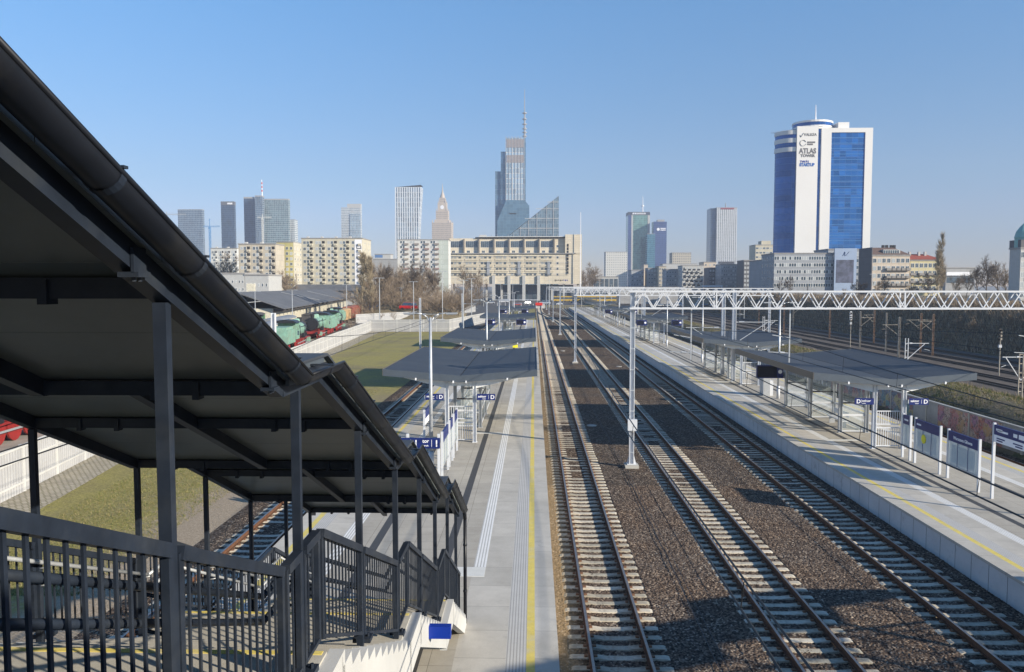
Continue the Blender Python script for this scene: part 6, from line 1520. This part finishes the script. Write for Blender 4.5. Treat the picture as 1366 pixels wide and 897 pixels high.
for i in range(34):
    px = 486+i*4.1; x, _, z = AtY(px, 380, rt.uniform(232, 300)); 
    tpx("one of the dense brown thicket bushes at the feet of the tangled trees", px, rt.uniform(376, 392), rt.uniform(225, 300), GZ+.5, "shrub", "thicket bushes under the tangled trees", "bare_shrub", 1.7)
# shrubs along the edge of the cutting
for i in range(64):
    y = 70 + i*6.5 + rt.uniform(-2, 2); x = 107.5 + rt.uniform(-3, 5)
    tree("one of the leafless shrubs lining the top of the dark slope above the yard", x, y, lin(prof, x)-.1, rt.uniform(2.0, 4.2), "shrub", "shrubs along the top of the dark slope", "bare_shrub", 1.3, "shrub")
for i in range(46):
    y = 80 + i*8.2 + rt.uniform(-3, 3); x = rt.uniform(96, 105)
    tree("one of the pale leafless saplings growing on the dark slope above the yard", x, y, lin(prof, x)-.2, rt.uniform(3.2, 6), "round" if rt.random() < .6 else "shrub", "saplings on the dark slope", "bare_sapling", .9)
for i in range(16):
    x, y = rt.uniform(-44, -30), 205+rt.uniform(0, 60)
    tree("one of the low leafless bushes on the brown mound behind the white fence", x-(y-200)*.06-3, y, GZ+1, rt.uniform(1.5, 3), "shrub", "low bushes on the brown mound", "bare_shrub", 1.2, "shrub")
tree("leafless bush at the inner corner of the white fence beside the green engine", -39.5, 172, GZ, 3.2, "shrub", None, "bare_shrub", 1.2, "shrub")
# mound behind the white fence
b = MB(); n, k = 28, 12; V = []; rr = random.Random(2)
for j in range(k+1):
    for i in range(n+1):
        u, v = i/n, j/k; x = -54+u*34; y = 222+v*70; V.append((x-(v*4), y, GZ-.1+5.4*math.sin(math.pi*u)**.8*math.sin(math.pi*min(1, v*1.1+.02))**.7*(.8+.2*math.sin(u*9))+rr.uniform(-.15, .15)))
b.v = V; b.f = [(j*(n+1)+i, j*(n+1)+i+1, (j+1)*(n+1)+i+1, (j+1)*(n+1)+i) for j in range(k) for i in range(n)]; b.m = [0]*len(b.f)
tag(b.build("mound", M("dry_mound_grass", (.2, .16, .09), .95, 0, .4, .35, .6, 3, .2), smooth=True), kind='structure')
# scrub on slopes: twiggy ground cover
sm = [M("scrub_dark", (.15, .115, .08), .9), M("scrub_brown", (.27, .2, .135), .9), M("scrub_straw", (.42, .33, .22), .9)]
sg = [M("bank_green", (.06, .085, .02), .9), M("bank_olive", (.12, .12, .04), .9), M("bank_straw", (.24, .19, .1), .9)]
def zprof(x, y): return lin(prof, x)
tufts("dry_scrub", 20000, lambda rs: (rs.uniform(93, 110), 55+rs.rand()**1.5*400), .6, 2.4, sm, 3, zprof, .085, 6)
tufts("dry_scrub", 9000, lambda rs: (rs.uniform(34.5, 51), 40+rs.rand()**1.5*200), .2, .7, sm[1:]+sg[1:], 4, zprof, .02, 5)
tufts("bank_grass", 14000, lambda rs: (rs.uniform(27.9, 34.8), 40+rs.rand()**1.6*180), .1, .4, sg, 6, zprof, .014, 5)
def hedge_area(rs): return (rs.uniform(106, 135), 90+rs.rand()**1.2*380)
tufts("dry_scrub", 6000, hedge_area, .5, 2.4, sm, 8, zprof, .06, 6)
tufts('dry_scrub', 7000, lambda rs: (rs.uniform(102, 111), 60+rs.rand()**1.4*400), 1.0, 3.2, sm[1:], 12, zprof, .06, 6)
# ---- haze
hz_ = MB().box(-1500, 1500, -60, 2100, -9, 330).build("haze", None); 
m = bpy.data.materials.new("haze_air"); m.use_nodes = True; nt = m.node_tree; nt.nodes.clear()
out = nt.nodes.new('ShaderNodeOutputMaterial'); pv = nt.nodes.new('ShaderNodeVolumePrincipled'); pv.inputs['Density'].default_value = HAZE_DENSITY; pv.inputs['Color'].default_value = (.62, .7, .86, 1); pv.inputs['Anisotropy'].default_value = .0
nt.links.new(pv.outputs[0], out.inputs['Volume']); hz_.data.materials.clear(); hz_.data.materials.append(m); tag(hz_, kind='stuff')
